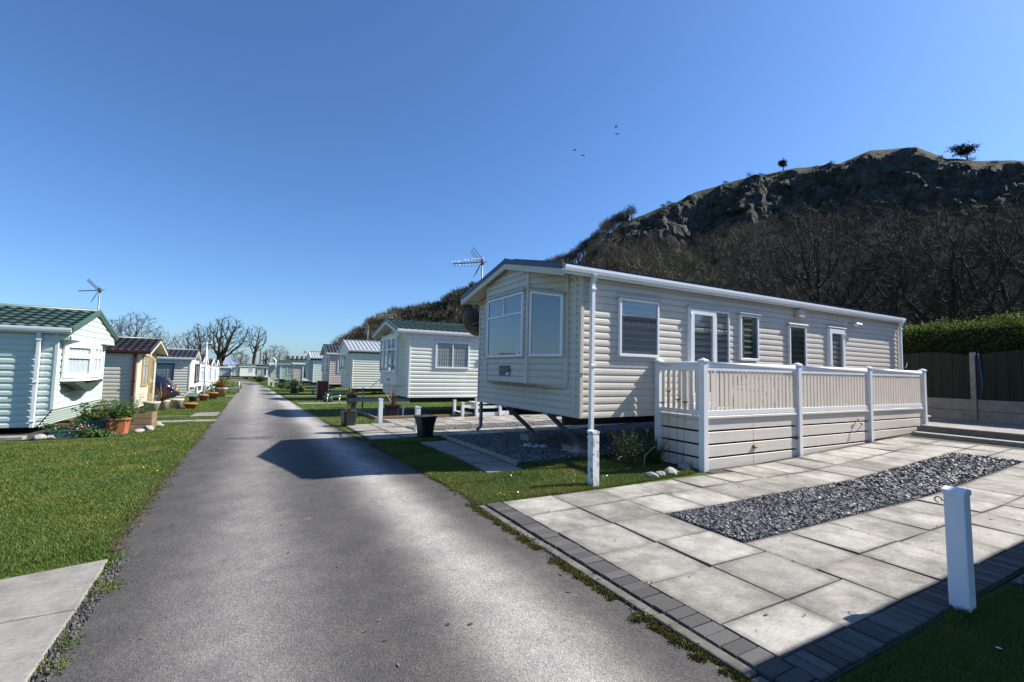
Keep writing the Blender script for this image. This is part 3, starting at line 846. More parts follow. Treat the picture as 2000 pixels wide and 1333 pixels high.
def window(par, sx, fc, s0, s1, z0, z1, rows=((1, (1,)),), fm=M_WHITE, fw_=.05, cover='blind', hood=None, sash=.0, glass=M_GLASS, o0=.0, label=None, name='window', cov_mat=None):
    """rows: from the bottom up (height share, (column shares))"""
    mb = MB(sx)
    ring(mb, fc, s0, s1, z0, z1, fw_, o0, o0 + .055)
    fc.quad(mb, s0 + fw_, s1 - fw_, z0 + fw_, z1 - fw_, o0 + .004, 1)
    gl = MB(sx); cv = MB(sx)
    tot = sum(r[0] for r in rows); zz = z0 + fw_ * .7
    for ri, (hs, cols) in enumerate(rows):
        zt = zz + (z1 - z0 - fw_ * 1.4) * hs / tot
        ss = s0 + fw_ * .7; ct = sum(cols)
        for ci, cshare in enumerate(cols):
            st = ss + (s1 - s0 - fw_ * 1.4) * cshare / ct
            if ci: fc.box(mb, ss - fw_ * .35, ss + fw_ * .35, zz, zt, o0, o0 + .052)
            if sash: ring(mb, fc, ss + .006, st - .006, zz + .006, zt - .006, sash, o0 + .01, o0 + .068)
            gp = sash * .5 + .012
            fc.quad(gl, ss + gp, st - gp, zz + gp, zt - gp, o0 + .036)
            ss = st
        if ri: fc.box(mb, s0 + fw_, s1 - fw_, zz - fw_ * .35, zz + fw_ * .35, o0, o0 + .053)
        zz = zt
    fo = mb.build(name, [fm, M_DARKIN], par, bevel=.004, bseg=1)
    if label: fo["label"] = label
    gl.build('pane', glass, fo)
    a0, a1, b0, b1 = s0 + fw_ * .9, s1 - fw_ * .9, z0 + fw_ * .9, z1 - fw_ * .9
    if cover == 'blind':
        n = int((b1 - b0) / .026)
        for k in range(n):
            z = b0 + (k + .5) * (b1 - b0) / n
            cv.poly([fc.P(a0, z - .010, o0 + .010), fc.P(a1, z - .010, o0 + .010), fc.P(a1, z + .009, o0 + .022), fc.P(a0, z + .009, o0 + .022)])
        cv.build('blind', cov_mat or M_BLIND, fo)
    elif cover in ('curtain', 'drape'):
        spans = [(a0, a1)] if cover == 'curtain' else [(a0, a0 + (a1 - a0) * .24), (a1 - (a1 - a0) * .24, a1)]
        for c0, c1 in spans:
            n = max(8, int((c1 - c0) / .02))
            for k in range(n):
                u0, u1 = c0 + (c1 - c0) * k / n, c0 + (c1 - c0) * (k + 1) / n
                w0, w1 = .018 + .009 * math.sin(u0 * 55 + 2 * math.sin(u0 * 9)), .018 + .009 * math.sin(u1 * 55 + 2 * math.sin(u1 * 9))
                cv.poly([fc.P(u0, b0, o0 + w0), fc.P(u1, b0, o0 + w1), fc.P(u1, b1, o0 + w1 * .8), fc.P(u0, b1, o0 + w0 * .8)], 0, True)
        cv.build('curtain', cov_mat or M_CURTAIN, fo)
    if hood:
        hb = MB(sx)
        h0, h1 = s0 - .05, s1 + .05
        hb.hexa([fc.P(h0, z1 + .01, o0), fc.P(h1, z1 + .01, o0), fc.P(h1, z1 + .005, o0 + .085), fc.P(h0, z1 + .005, o0 + .085),
                 fc.P(h0, z1 + .075, o0), fc.P(h1, z1 + .075, o0), fc.P(h1, z1 + .03, o0 + .085), fc.P(h0, z1 + .03, o0 + .085)])
        hb.build('window_hood', hood, fo, bevel=.006)
    return fo

def door(par, sx, fc, s0, s1, z0, z1, split=None, hood=None, hinge='l', fm=M_WHITE, label=None, cover='blind'):
    """upvc glazed door, optionally with a side light from split to s1"""
    mb = MB(sx)
    ring(mb, fc, s0, s1, z0, z1, .045, 0, .055)
    fc.quad(mb, s0 + .04, s1 - .04, z0 + .04, z1 - .04, .004, 1)
    lf = split if split else s1 - .03
    ring(mb, fc, s0 + .03, lf, z0 + .035, z1 - .03, .105, .005, .075)
    fc.box(mb, s0 + .1, lf - .07, z0 + .1, z0 + .34, .005, .07)
    if split: fc.box(mb, split, split + .05, z0 + .04, z1 - .04, .0, .052)
    o = mb.build('door', [fm, M_DARKIN], par, bevel=.005, bseg=1)
    if label: o["label"] = label
    g = MB(sx)
    fc.quad(g, s0 + .12, lf - .09, z0 + .3, z1 - .12, .045)
    if split: fc.quad(g, split + .04, s1 - .035, z0 + .035, z1 - .035, .036)
    g.build('pane', M_GLASSD, o)
    cv = MB(sx)
    spans = [(s0 + .12, lf - .09, z0 + .3, z1 - .12)] + ([(split + .04, s1 - .035, z0 + .04, z1 - .04)] if split else [])
    if cover == 'blind':
        for a0, a1, b0, b1 in spans:
            b1_ = b0 + (b1 - b0) * .78
            for k in range(int((b1_ - b0) / .028)):
                z = b0 + (k + .5) * .028
                cv.poly([fc.P(a0, z - .009, .012), fc.P(a1, z - .009, .012), fc.P(a1, z + .008, .026), fc.P(a0, z + .008, .026)])
        cv.build('blind', mat("dim_blind", (0.13, 0.14, 0.14), 0.6, .1), o)
    h = MB(sx)
    hs = lf - .08 if hinge == 'l' else s0 + .08
    hz = z0 + (z1 - z0) * .47
    fc.box(h, hs - .022, hs + .022, hz - .11, hz + .11, .075, .087)
    h.tube([fc.P(hs, hz, .085), fc.P(hs, hz, .13), fc.P(hs + (-.12 if hinge == 'l' else .12), hz, .13)], .011, 6)
    h.build('handle', M_WHITE, o)
    hx = s0 + .03 if hinge == 'l' else lf
    for zf in (.08, .42, .92):
        hi = MB(sx); hi.tube([fc.P(hx, z0 + (z1 - z0) * zf - .05, .082), fc.P(hx, z0 + (z1 - z0) * zf + .05, .082)], .016, 8)
        hi.build('hinge', M_WHITE, o)
    if hood:
        hb = MB(sx)
        hb.hexa([fc.P(s0 - .05, z1 + .01, 0), fc.P(s1 + .05, z1 + .01, 0), fc.P(s1 + .05, z1 + .005, .085), fc.P(s0 - .05, z1 + .005, .085),
                 fc.P(s0 - .05, z1 + .075, 0), fc.P(s1 + .05, z1 + .075, 0), fc.P(s1 + .05, z1 + .03, .085), fc.P(s0 - .05, z1 + .03, .085)])
        hb.build('window_hood', hood, o, bevel=.006)
    return o

def roof_side(mb, a, b, c, d, kind, row=.30, wave=.24):
    """a,b eave corners (front, back); d,c ridge corners (front, back)"""
    a, b, c, d = map(Vector, (a, b, c, d))
    Lu, Ls = (b - a).length, (d - a).length
    nrm = (b - a).cross(d - a).normalized()
    if nrm.z < 0: nrm = -nrm
    if kind == 'tile':
        nu, nr = max(8, int(Lu / wave * 5)), max(3, int(round(Ls / row)))
        prev = None
        for r in range(nr):
            for e in (0, 1):
                f = (r + e * .999) / nr
                line = []
                for k in range(nu + 1):
                    t = k / nu
                    ph = t * Lu / wave * 2 * math.pi
                    hgt = .018 * math.sin(ph) + (.035 * (1 - e))
                    slip = -.035 * (1 - e) * (0.5 + .5 * math.sin(ph + .6)) / Ls
                    ff = max(0, f + slip)
                    p = a + (b - a) * t + (d - a) * ff + nrm * (hgt + .03)
                    line.append(mb.pt(p))
                if prev:
                    for k in range(nu): mb.face((prev[k], prev[k + 1], line[k + 1], line[k]), 0, e == 1)
                prev = line
    else:
        n = max(4, int(Lu / wave))
        prev = None
        sec = []
        for k in range(n):
            for t, hgt in ((0, 0), (.66, 0), (.78, .04), (.90, .04)): sec.append(((k + t) / n, hgt * 1.9 if kind == 'deep' else (hgt if kind == 'ribs' else hgt * .35)))
        sec.append((1, 0))
        for t, hgt in sec:
            q = (mb.pt(a + (b - a) * t + nrm * (hgt + .03)), mb.pt(d + (b - a) * t + nrm * (hgt + .03)))
            if prev: mb.face((prev[0], q[0], q[1], prev[1]))
            prev = q

def caravan(name, label, loc, sx, W, L, zb, ze, zr, wm, roof=('tile', M_ROOFG), trim=M_ROOFGD, barge=None, of=.45, ov=.09, pitch=.125,
            prof=PROF_ROUND, gutter=M_WHITE, ridge_v=None, gable_front=False, rake=None, board=M_SOFFIT, corner=None, chassis='rails', front=True, detail=True, group=None,
            verge_h=.10):
    root = thing(name, label, 'caravan', loc, group)
    rv = W / 2 if ridge_v is None else ridge_v
    slope_n = (zr - ze) / (rv + ov); slope_f = (zr - ze) / (W - rv + ov)
    zg = ze - .02
    def roof_z(v): return ze + (v + ov) * slope_n if v <= rv else ze + (W + ov - v) * slope_f
    def front_ext(z):                                    # s runs from v=W down to v=0
        zz = z + .03
        lo = 0 if zz < ze + ov * slope_n else (zz - ze) / slope_n - ov
        hi = W if zz < ze + ov * slope_f else W - ((zz - ze) / slope_f - ov)
        return (W - hi, W - lo)
    w = MB(sx)
    rk = rake or (0, 0)
    def side_ext(z): return (max(0, rk[0] * (1 - (z - zb) / rk[1])) if rk[1] and z < zb + rk[1] else 0, L)
    siding(w, (0, 0), (L, 0), zb, ze + .02, pitch, prof, side_ext)
    siding(w, (L, W), (0, W), zb, ze + .02, pitch * 2, prof, (lambda z: (0, L - side_ext(z)[0])))
    siding(w, (L, 0), (L, W), zb, zr - .05, pitch * 2, prof, lambda z: (W - front_ext(z)[1], W - front_ext(z)[0]))
    if front: siding(w, (0, W), (0, 0), zb + rk[1], zr - .05, pitch, prof, front_ext)
    if rk[1]:
        prev = None                                       # raked-under lower front
        n = 6
        for k in range(n + 1):
            for e in (0, 1):
                f = (k + e * .9) / n
                if f > 1: continue
                off = .035 if e == 0 else .004
                q = (w.pt((rk[0] * (1 - f) - off, 0, zb + rk[1] * f)), w.pt((rk[0] * (1 - f) - off, W, zb + rk[1] * f)))
                if prev: w.face((prev[0], q[0], q[1], prev[1]))
                prev = q
    w.poly([(rk[0], 0, zb), (L, 0, zb), (L, W, zb), (rk[0], W, zb)])
    wall = w.build('wall', wm, root)
    # corner trims
    cm = corner or wm
    for (u, v, zt) in ((L, 0, ze), (L, W, ze)) + (((0, 0, ze - .02), (0, W, ze - .02)) if front else ()):
        c = MB(sx); c.box(u - .036, v - .028, zb + (rk[1] if u == 0 else 0), u + .036, v + .028, zt)
        c.build('corner_trim', cm, root, bevel=.01)
    # roof
    r = MB(sx)
    u0, u1 = -of, L + .08
    roof_side(r, (u0, -ov, ze), (u1, -ov, ze), (u1, rv, zr), (u0, rv, zr), roof[0])
    roof_side(r, (u0, W + ov, ze), (u1, W + ov, ze), (u1, rv, zr), (u0, rv, zr), 'flat' if not detail else roof[0], row=.3, wave=.24)
    ro = r.build('roof', roof[1], root)
    s = MB(sx)                                             # roof deck, its underside is the soffit
    for (va, za, vb, zb_) in ((-ov, ze, rv, zr), (rv, zr, W + ov, ze)):
        s.hexa([(u0 + .01, va, za - .045), (u1, va, za - .045), (u1, vb, zb_ - .045), (u0 + .01, vb, zb_ - .045),
                (u0 + .01, va, za), (u1, va, za), (u1, vb, zb_), (u0 + .01, vb, zb_)])
    s.build('soffit', board, ro)
    rd = MB(sx)
    rd.tube([(u0 - .02, rv, zr + .035), (u1, rv, zr + .035)], .055, 8)
    rd.build('ridge_cap', roof[1], ro)
    for uu, sg in ((u0, -1), (u1, 1)):
        for (va, za, vb, zb_) in ((-ov - .03, ze - .03 * slope_n, rv, zr), (W + ov + .03, ze - .03 * slope_f, rv, zr)):
            x0, x1 = (uu - .03, uu + .03)
            f = MB(sx)                                     # barge board: dark cap over a pale board
            f.hexa([(x0, va, za - .02), (x1, va, za - .02), (x1, vb, zb_ - .02), (x0, vb, zb_ - .02),
                    (x0, va, za + .075), (x1, va, za + .075), (x1, vb, zb_ + .075), (x0, vb, zb_ + .075)], 0)
            y0, y1 = (uu - .02, uu + .02)
            f.hexa([(y0, va, za - verge_h - .02), (y1, va, za - verge_h - .02), (y1, vb, zb_ - verge_h - .02), (y0, vb, zb_ - verge_h - .02),
                    (y0, va, za - .021), (y1, va, za - .021), (y1, vb, zb_ - .021), (y0, vb, zb_ - .021)], 1)
            f.build('barge_board', [trim, barge or board], root, bevel=.006, bseg=1)
    for v, sg in ((-ov - .035, -1), (W + ov + .035, 1)):
        pr = [(.0, -.055), (.055 * sg, -.05), (.065 * sg, .0), (.065 * sg, .045), (.05 * sg, .05), (.05 * sg, .0), (.0, -.03)]
        prev = None
        g = MB(sx)
        for uu in (u0 + .0, u1):
            rw = [g.pt((uu, v + p[0], ze - .0 + p[1] - .01)) for p in pr]
            if prev:
                for k in range(len(pr) - 1): g.face((prev[k], prev[k + 1], rw[k + 1], rw[k]))
            g.face(rw if sg > 0 else rw[::-1])
            prev = rw
        g.box(u0 + .02, min(v, v - .03 * sg), ze - .10, u1, max(v, v - .03 * sg) + .0, ze - .0)
        g.build('gutter', gutter, root)
    if gable_front:
        gp = MB(sx)
        zz0 = ze - gable_front
        def ge(z):
            zz = z + .06
            lo = 0 if zz < ze + ov * slope_n else (zz - ze) / slope_n - ov
            hi = W if zz < ze + ov * slope_f else W - ((zz - ze) / slope_f - ov)
            return (W - hi, W - lo)
        siding(gp, (u0 + .05, W), (u0 + .05, 0), zz0, zr - .06, pitch, prof, ge)
        siding(gp, (u0 + .05, 0), (.0, 0), zz0, ze, pitch, prof); siding(gp, (.0, W), (u0 + .05, W), zz0, ze, pitch, prof)
        gp.poly([(u0 + .05, 0, zz0), (0, 0, zz0), (0, W, zz0), (u0 + .05, W, zz0)])
        gp.build('gable_panel', wm, root)
    # chassis
    ch = MB(sx)
    hi = max(.14, min(.24, zb * .35))
    for v in (W * .24, W * .76): ch.box(rk[0] + .35, v - .04, zb - hi, L - .2, v + .04, zb - .004)
    for k in range(5): ch.box(rk[0] + .4 + (L - 1) * k / 4.6, W * .1, zb - .09, rk[0] + .46 + (L - 1) * k / 4.6, W * .9, zb - .006)
    co = ch.build('chassis', M_DKSTEEL, root)
    if zb > .35:
        for k, v in ((.45, W * .2), (.45, W * .8), (.94, W * .2), (.94, W * .8)):
            lg = MB(sx)
            uu = k * L
            lg.box(uu - .04, v - .04, .0, uu + .04, v + .04, zb - hi)
            lg.box(uu - .2, v - .2, -.03, uu + .2, v + .2, .08)
            lg.build('leg', M_DKSTEEL, root)
        for v in (W * .18, W * .82):
            wh = MB(sx); c0 = L * .55
            R_ = min(.33, zb * .46)
            wh.tube([(c0, v - .09, R_), (c0, v - .08, R_), (c0, v + .08, R_), (c0, v + .09, R_)], [R_ * .9, R_, R_, R_ * .9], 20)
            wh.tube([(c0, v - .1, R_), (c0, v + .1, R_)], R_ * .5, 14, 1)
            wh.build('wheel', [M_RUBBER, M_STEEL], root)
    side = Face((0, 0), (L, 0)); fr = Face((0, W), (0, 0))
    return root, side, fr

def downpipe(root, sx, pts, m=M_WHITE, w=.07):
    mb = MB(sx)
    for a, b in zip(pts, pts[1:]): mb.beam(a, b, w, w, 0, (1, 0, 0) if abs(a[2] - b[2]) > .3 else (0, 0, 1))
    a, b = Vector(pts[1 if len(pts) > 2 else 0]), Vector(pts[2 if len(pts) > 2 else 1])
    for t in (.03, .5, .93):
        p = a.lerp(b, t); mb.box(p.x - w * .7, p.y - w * .7, p.z - .02, p.x + w * .7, p.y + w * .7, p.z + .02)
    return mb.build('downpipe', m, root, bevel=.006)

def drawbar(root, sx, W, z, reach=1.1, jockey=True):
    mb = MB(sx)
    mb.beam((.6, W * .28, z), (-reach, W * .5, z - .05), .07, .12); mb.beam((.6, W * .72, z), (-reach, W * .5, z - .05), .07, .12)
    mb.box(-reach - .3, W * .5 - .06, z - .1, -reach + .05, W * .5 + .06, z + .02)
    if jockey:
        mb.tube([(-reach + .25, W * .5 + .1, .1), (-reach + .25, W * .5 + .1, z + .45)], .03, 8)
        mb.tube([(-reach + .25, W * .5 + .07, .1), (-reach + .25, W * .5 + .13, .1)], .1, 14)
    return mb.build('drawbar', M_STEEL, root)

def yagi(root, sx, base, zt, boom_dir, length=.9, m=M_STEEL, dish=None, grid=False, name='aerial'):
    """mast with a directional television aerial"""
    mb = MB(sx)
    b = Vector(base); t = Vector((base[0], base[1], zt))
    mb.tube([b, t], .021, 8)
    o = mb.build(name, m, root)
    e = MB(sx)
    d = Vector((boom_dir[0], boom_dir[1], boom_dir[2] if len(boom_dir) > 2 else 0)).normalized()
    s = d.cross(Vector((0, 0, 1))).normalized(); u = s.cross(d)
    c = t - Vector((0, 0, .14))
    e.tube([c - d * .12, c + d * length], .014, 6, 0)
    for k in range(9):
        p = c + d * (length * (k + 1) / 9)
        ln = .17 - .007 * k
        if grid:                                             # x-shaped directors
            for q in (s + u * .7, s - u * .7, -s + u * .7, -s - u * .7): e.tube([p, p + q * ln * .75 + d * .05], .006, 4, 1)
        else: e.tube([p - s * ln, p + s * ln], .006, 4, 1)
    for sg in (1, -1):                                       # reflector wings
        o1 = c + d * .02
        for q in (-.26, 0, .26): e.tube([o1 + s * q, o1 + s * q + u * sg * .34 + d * .22], .008, 4, 0)
        for k in range(5):
            f = .12 + k * .22
            e.tube([o1 + u * sg * .34 * f + d * .22 * f - s * .3, o1 + u * sg * .34 * f + d * .22 * f + s * .3], .006, 4, 1)
    e.tube([c - Vector((0, 0, .07)), c + Vector((0, 0, .07))], .04, 8, 0)
    e.build('aerial_head', [M_DKSTEEL, M_ALU], o)
    return o

def dish(root, sx, c, d, r, m=M_BLACK):
    mb = MB(sx)
    c = Vector(c); d = Vector(d).normalized(); s = d.cross(Vector((0, 0, 1))).normalized(); u = s.cross(d)
    rings = []
    for k in range(7):
        f = k / 6
        rings.append([mb.pt(c + (s * math.cos(a) * .88 + u * math.sin(a)) * r * f + d * (.28 * r * f * f)) for a in [2 * math.pi * q / 28 for q in range(28)]])
    for a, b in zip(rings, rings[1:]):
        for q in range(28): mb.face((a[q], a[(q + 1) % 28], b[(q + 1) % 28], b[q]), 0, True)
    o = mb.build('satellite_dish', m, root)
    md = o.modifiers.new("solid", 'SOLIDIFY'); md.thickness = .012
    ar = MB(sx)
    ar.tube([c - u * r * .9 + d * .24 * r, c - u * r * .55 + d * r * .9], .014, 6)
    ar.build('dish_arm', M_DKSTEEL, o)
    ar = MB(sx); ar.tube([c - u * r * .6 + d * r * .82, c - u * r * .45 + d * r * 1.02], .04, 8); ar.build('receiver', M_DKSTEEL, o)
    return o

# ---- the beige caravan with the veranda
R1L = (4.8, 6.28, 0.0)
R1W, R1LEN, R1B, R1E, R1R = 4.05, 11.52, .82, 3.33, 3.80
root, side, fr = caravan('static_caravan', 'large beige caravan with bay window front and glazed doors, white railed veranda along its side', R1L, 1, R1W, R1LEN, R1B, R1E, R1R, W_R1,
                         roof=('deep', M_ROOFGR), trim=M_NAVY, of=.47, ov=.10, ridge_v=1.92, pitch=.125, prof=PROF_ROUND, verge_h=.12, front=False)
# front: lower wall full width, shallow three-sided bay above
wb = MB()
BAYZ = 1.37
bay = [(0, R1W), (0, 3.72), (-.34, 2.92), (-.36, 1.16), (-.02, .36), (0, .36), (0, 0)]
siding(wb, (0, R1W), (0, 0), R1B, BAYZ + .02, .125)
sl_n, sl_f = (R1R - R1E) / 2.02, (R1R - R1E) / (R1W - 1.92 + .1)
def r1roof(v): return (R1E + (v + .1) * sl_n if v < 1.92 else R1E + (R1W + .1 - v) * sl_f) - .05
faces = []
for a, b in zip(bay, bay[1:]):
    fc = Face(a, b); faces.append(fc)
    if fc.L < .05: continue
    za, zb_ = r1roof(a[1]), r1roof(b[1])
    def ex(z, fc=fc, a=a, b=b, za=za, zb_=zb_):
        n = 24; lo, hi = None, None
        for k in range(n + 1):
            t = k / n; v = a[1] + (b[1] - a[1]) * t
            if r1roof(v) >= z - 1e-6:
                if lo is None: lo = t * fc.L
                hi = t * fc.L
        return (0, 0) if lo is None else (lo, hi)
    zt = max(za, zb_, r1roof(1.92) if min(a[1], b[1]) < 1.92 < max(a[1], b[1]) else 0)
    siding(wb, a, b, BAYZ, zt, .125, PROF_ROUND, ex)
lo_b = [(u, v, BAYZ) for u, v in bay[1:6]]
wb.poly(lo_b + [(0, .36, BAYZ)])
# curved lip below the bay
for a, b in zip(bay[1:5], bay[2:6]):
    for z0, z1, k0, k1 in ((BAYZ, BAYZ - .035, 1, .8), (BAYZ - .035, BAYZ - .07, .8, .25)):
        wb.poly([(a[0] * k0 - .012, a[1], z0), (b[0] * k0 - .012, b[1], z0), (b[0] * k1 - .012, b[1], z1), (a[0] * k1 - .012, a[1], z1)])
wb.build('bay_wall', W_R1, root)
for bx in [(u - .03, v - .045, BAYZ - .01, u + .03, v + .045, r1roof(v) - .01) for (u, v) in bay[1:5]] + [(-.03, -.03, R1B, .05, .04, R1E - .02), (-.03, R1W - .04, R1B, .05, R1W + .03, R1E - .02), (-.024, .10, R1B, .0, .21, R1E - .02)]:
    tr = MB(); tr.box(*bx); tr.build('corner_trim', W_R1, root, bevel=.01)
HOODM = mat("pale_hood", (0.52, 0.49, 0.45), 0.45, 0.1)
fB = Face(bay[3], bay[4]); fA = Face(bay[2], bay[3]); fL = Face(bay[1], bay[2])
wA = window(root, 1, fA, .10, fA.L - .10, 1.87, 3.13, rows=((2.2, (1,)), (1, (1, 1))), cover='blind', hood=HOODM, o0=.018, label='bay window with two small top lights')
st = MB(); fA.quad(st, fA.L - .33, fA.L - .17, 1.92, 2.10, .018 + .038, 0)
for k in range(4): fA.box(st, fA.L - .31, fA.L - .19 - .02 * (k % 2), 2.065 - .036 * k, 2.08 - .036 * k, .018 + .0383, .018 + .039, 1)
fA.box(st, fA.L - .235, fA.L - .185, 1.93, 1.96, .018 + .0383, .018 + .039, 2)
st.build('sticker', [M_WHITE, mat("faded_red_ink", (0.5, 0.2, 0.2), .7), mat("dark_red_ink", (0.35, 0.08, 0.08), .7)], wA)
def shear_top(o, fc, z0, z1, drop, flip=False):
    """let the head of a window fall along the wall with the roof slope"""
    for ob in [o] + list(o.children):
        for v in ob.data.vertices:
            s_ = ((v.co.x - fc.p0.x) * fc.d.x + (v.co.y - fc.p0.y) * fc.d.y) / fc.L
            v.co.z -= drop * ((1 - s_) if flip else s_) * max(0, (v.co.z - z0) / (z1 - z0))
wB = window(root, 1, fB, .08, fB.L - .06, 1.87, 3.13, cover='blind', hood=HOODM, o0=.018)
shear_top(wB, fB, 1.95, 3.13, .17)
wL = window(root, 1, fL, .06, fL.L - .05, 1.87, 3.10, rows=((2.2, (1,)), (1, (1,))), cover='blind', o0=.018, fw_=.035)
shear_top(wL, fL, 1.95, 3.1, .17, True)
# badge plate on the bay
bd = MB()
fA.box(bd, .66, 1.13, 1.50, 1.70, .016, .032, 0)
fA.box(bd, .72, .76, 1.52, 1.68, .0325, .035, 1); fA.box(bd, .84, .88, 1.52, 1.68, .0325, .035, 1)
for k, (a, b) in enumerate(((.77, .82), (.9, .95), (.97, 1.02))): fA.box(bd, a, b, 1.59, 1.67, .0325, .034, 1)
fA.box(bd, .96, 1.10, 1.515, 1.565, .0325, .035, 2); fA.box(bd, 1.0, 1.06, 1.53, 1.55, .0352, .036, 3)
bd.build('badge', [M_BRONZE, mat("badge_gold", (0.2, 0.18, 0.14), .6), M_WHITE, mat("badge_red", (0.5, 0.06, 0.05), .5)], root)
# side windows and doors
window(root, 1, side, .82, 1.80, 1.90, 2.96, cover='blind', hood=M_SOFFIT, o0=.014)
door(root, 1, side, 2.63, 3.88, .90, 2.94, split=3.42, hood=M_SOFFIT, hinge='l', label='wide glazed door with a fixed side light')
window(root, 1, side, 4.22, 4.86, 1.93, 2.93, cover='drape', hood=M_SOFFIT, o0=.014, glass=M_GLASSD, cov_mat=mat("shadowed_drape", (0.16, 0.18, 0.2), .9, .15))
window(root, 1, side, 6.02, 6.72, 1.70, 2.82, cover='blind', hood=M_SOFFIT, o0=.014, glass=M_GLASSD, cov_mat=mat("dim_blind", (0.13, 0.14, 0.14), 0.6, .1))
door(root, 1, side, 7.72, 8.50, .90, 2.86, hood=M_SOFFIT, hinge='r', label='narrow glazed door with one long dark pane', cover=None)
vb = MB(); side.box(vb, 6.32, 6.56, 3.02, 3.2, .015, .13); vb.build('flue_box', W_R1, root, bevel=.012)
lt = MB(); side.box(lt, 8.82, 8.92, 2.98, 3.08, .012, .05); lt.tube([side.P(8.9, 3.03, .05), side.P(8.98, 3.02, .1), side.P(9.12, 3.0, .14)], [.03, .05, .06], 10)
lt.build('wall_lamp', M_ALU, root)
downpipe(root, 1, [(.15, -.17, R1E - .06), (.15, -.12, R1E - .22), (.15, -.12, .32), (.12, -.2, .26)])
downpipe(root, 1, [(R1LEN - .05, -.17, R1E - .06), (R1LEN - .05, -.10, R1E - .2), (R1LEN - .05, -.10, .5), (R1LEN - .05, -.16, .46)])
downpipe(root, 1, [(.12, R1W + .16, R1E - .06), (.12, R1W + .10, R1E - .2), (.12, R1W + .10, .20), (.02, R1W + .12, .12)], M_STEEL)
# stay legs under the front end
for v in (R1W * .30, R1W * .72):
    lg = MB()
    lg.beam((.18, v, R1B - .03), (.92, v, .17), .07, .08); lg.beam((.32, v, R1B - .08), (.62, v, R1B - .02), .05, .05)
    lg.box(.10, v - .09, R1B - .05, .45, v + .09, R1B - .005); lg.box(.85, v - .08, .15, 1.0, v + .08, .18)
    lg.build('stay_leg', M_STEEL, root)
am = MB()
yagi(root, 1, (.22, 4.52, 2.4), 4.56, (-1, .3, -.14), .75, M_STEEL, grid=True)
dish(root, 1, (.32, 5.28, 2.86), (.5, .35, .35), .42)
for q in ([(.22, 4.52, 2.85), (.3, 5.2, 2.85)], [(.25, R1W, 2.6), (.22, 4.52, 2.6)], [(.25, R1W, 3.0), (.22, 4.52, 3.0)]):
    br = MB(); br.tube(q, .02, 6); br.build('aerial_bracket', M_DKSTEEL, root)
R1ROOT = root
for (x, y, w_, lab) in ((4.8 + .93, 6.28 + R1W * .30, .5, 'rough concrete block under the nearer stay leg of the beige caravan'), (4.8 + .93, 6.28 + R1W * .72, .5, 'rough concrete block under the farther stay leg of the beige caravan')):
    b = MB(); b.box(x - .28, y - .2, .0, x + .28, y + .2, .15)
    tag(b.build('concrete_block', M_CONC, bevel=.012), lab, 'concrete block', 'blocks under the beige caravan')

# ---- veranda
vr = thing('veranda', 'white and cream plastic veranda with railings and slatted skirting beside the beige caravan', 'veranda', (6.57, 5.22, 0))
V0, DZ = Vector((6.57, 5.22, 0)), .885
posts = [(0, 0), (2.76, 0), (5.56, 0), (8.33, 0)]
def vpost(x, y, zb):
    mb = MB()
    mb.box(x - .055, y - .055, zb, x + .055, y + .055, 1.82)
    o = mb.build('post', M_WHITE, vr, bevel=.006)
    cp = MB()
    cp.box(x - .07, y - .07, 1.82, x + .07, y + .07, 1.85)
    q = [(x - .07, y - .07, 1.85), (x + .07, y - .07, 1.85), (x + .07, y + .07, 1.85), (x - .07, y + .07, 1.85)]
    for k in range(4): cp.poly([q[k], q[(k + 1) % 4], (x, y, 1.89)])
    cp.build('post_cap', M_WHITE, o, bevel=.004)
for (x, y) in posts + [(0, .98)]:
    vpost(x, y, G(6.57 + x, 5.22) - (.02 if y == 0 else -.1))
def rail_run(a, b, nb):
    a, b = Vector((a[0], a[1], 0)), Vector((b[0], b[1], 0))
    d = (b - a).normalized(); a2, b2 = a + d * .055, b - d * .055
    up_ = Vector((0, 0, 1))
    mb = MB(); mb.beam(a2 + up_ * 1.715, b2 + up_ * 1.715, .05, .075)
    mb.tube([a2 + up_ * 1.785, b2 + up_ * 1.785], .042, 10)
    mb.build('hand_rail', M_WHITE, vr)
    mb = MB(); mb.beam(a2 + up_ * .96, b2 + up_ * .96, .05, .085); mb.build('bottom_rail', M_WHITE, vr, bevel=.006)
    for k in range(nb):
        p = a2.lerp(b2, (k + .5) / nb)
        mb = MB(); s = d * .034; t = Vector((-d.y, d.x, 0)) * .012
        mb.hexa([p - s - t + up_ * 1.0, p + s - t + up_ * 1.0, p + s + t + up_ * 1.0, p - s + t + up_ * 1.0,
                 p - s - t + up_ * 1.68, p + s - t + up_ * 1.68, p + s + t + up_ * 1.68, p - s + t + up_ * 1.68])
        mb.build('baluster', M_CREAMRAIL, vr)
for (a, b), nb in zip(zip(posts, posts[1:]), (22, 22, 22)): rail_run(a, b, nb)
rail_run((0, .98), (0, 0), 7)
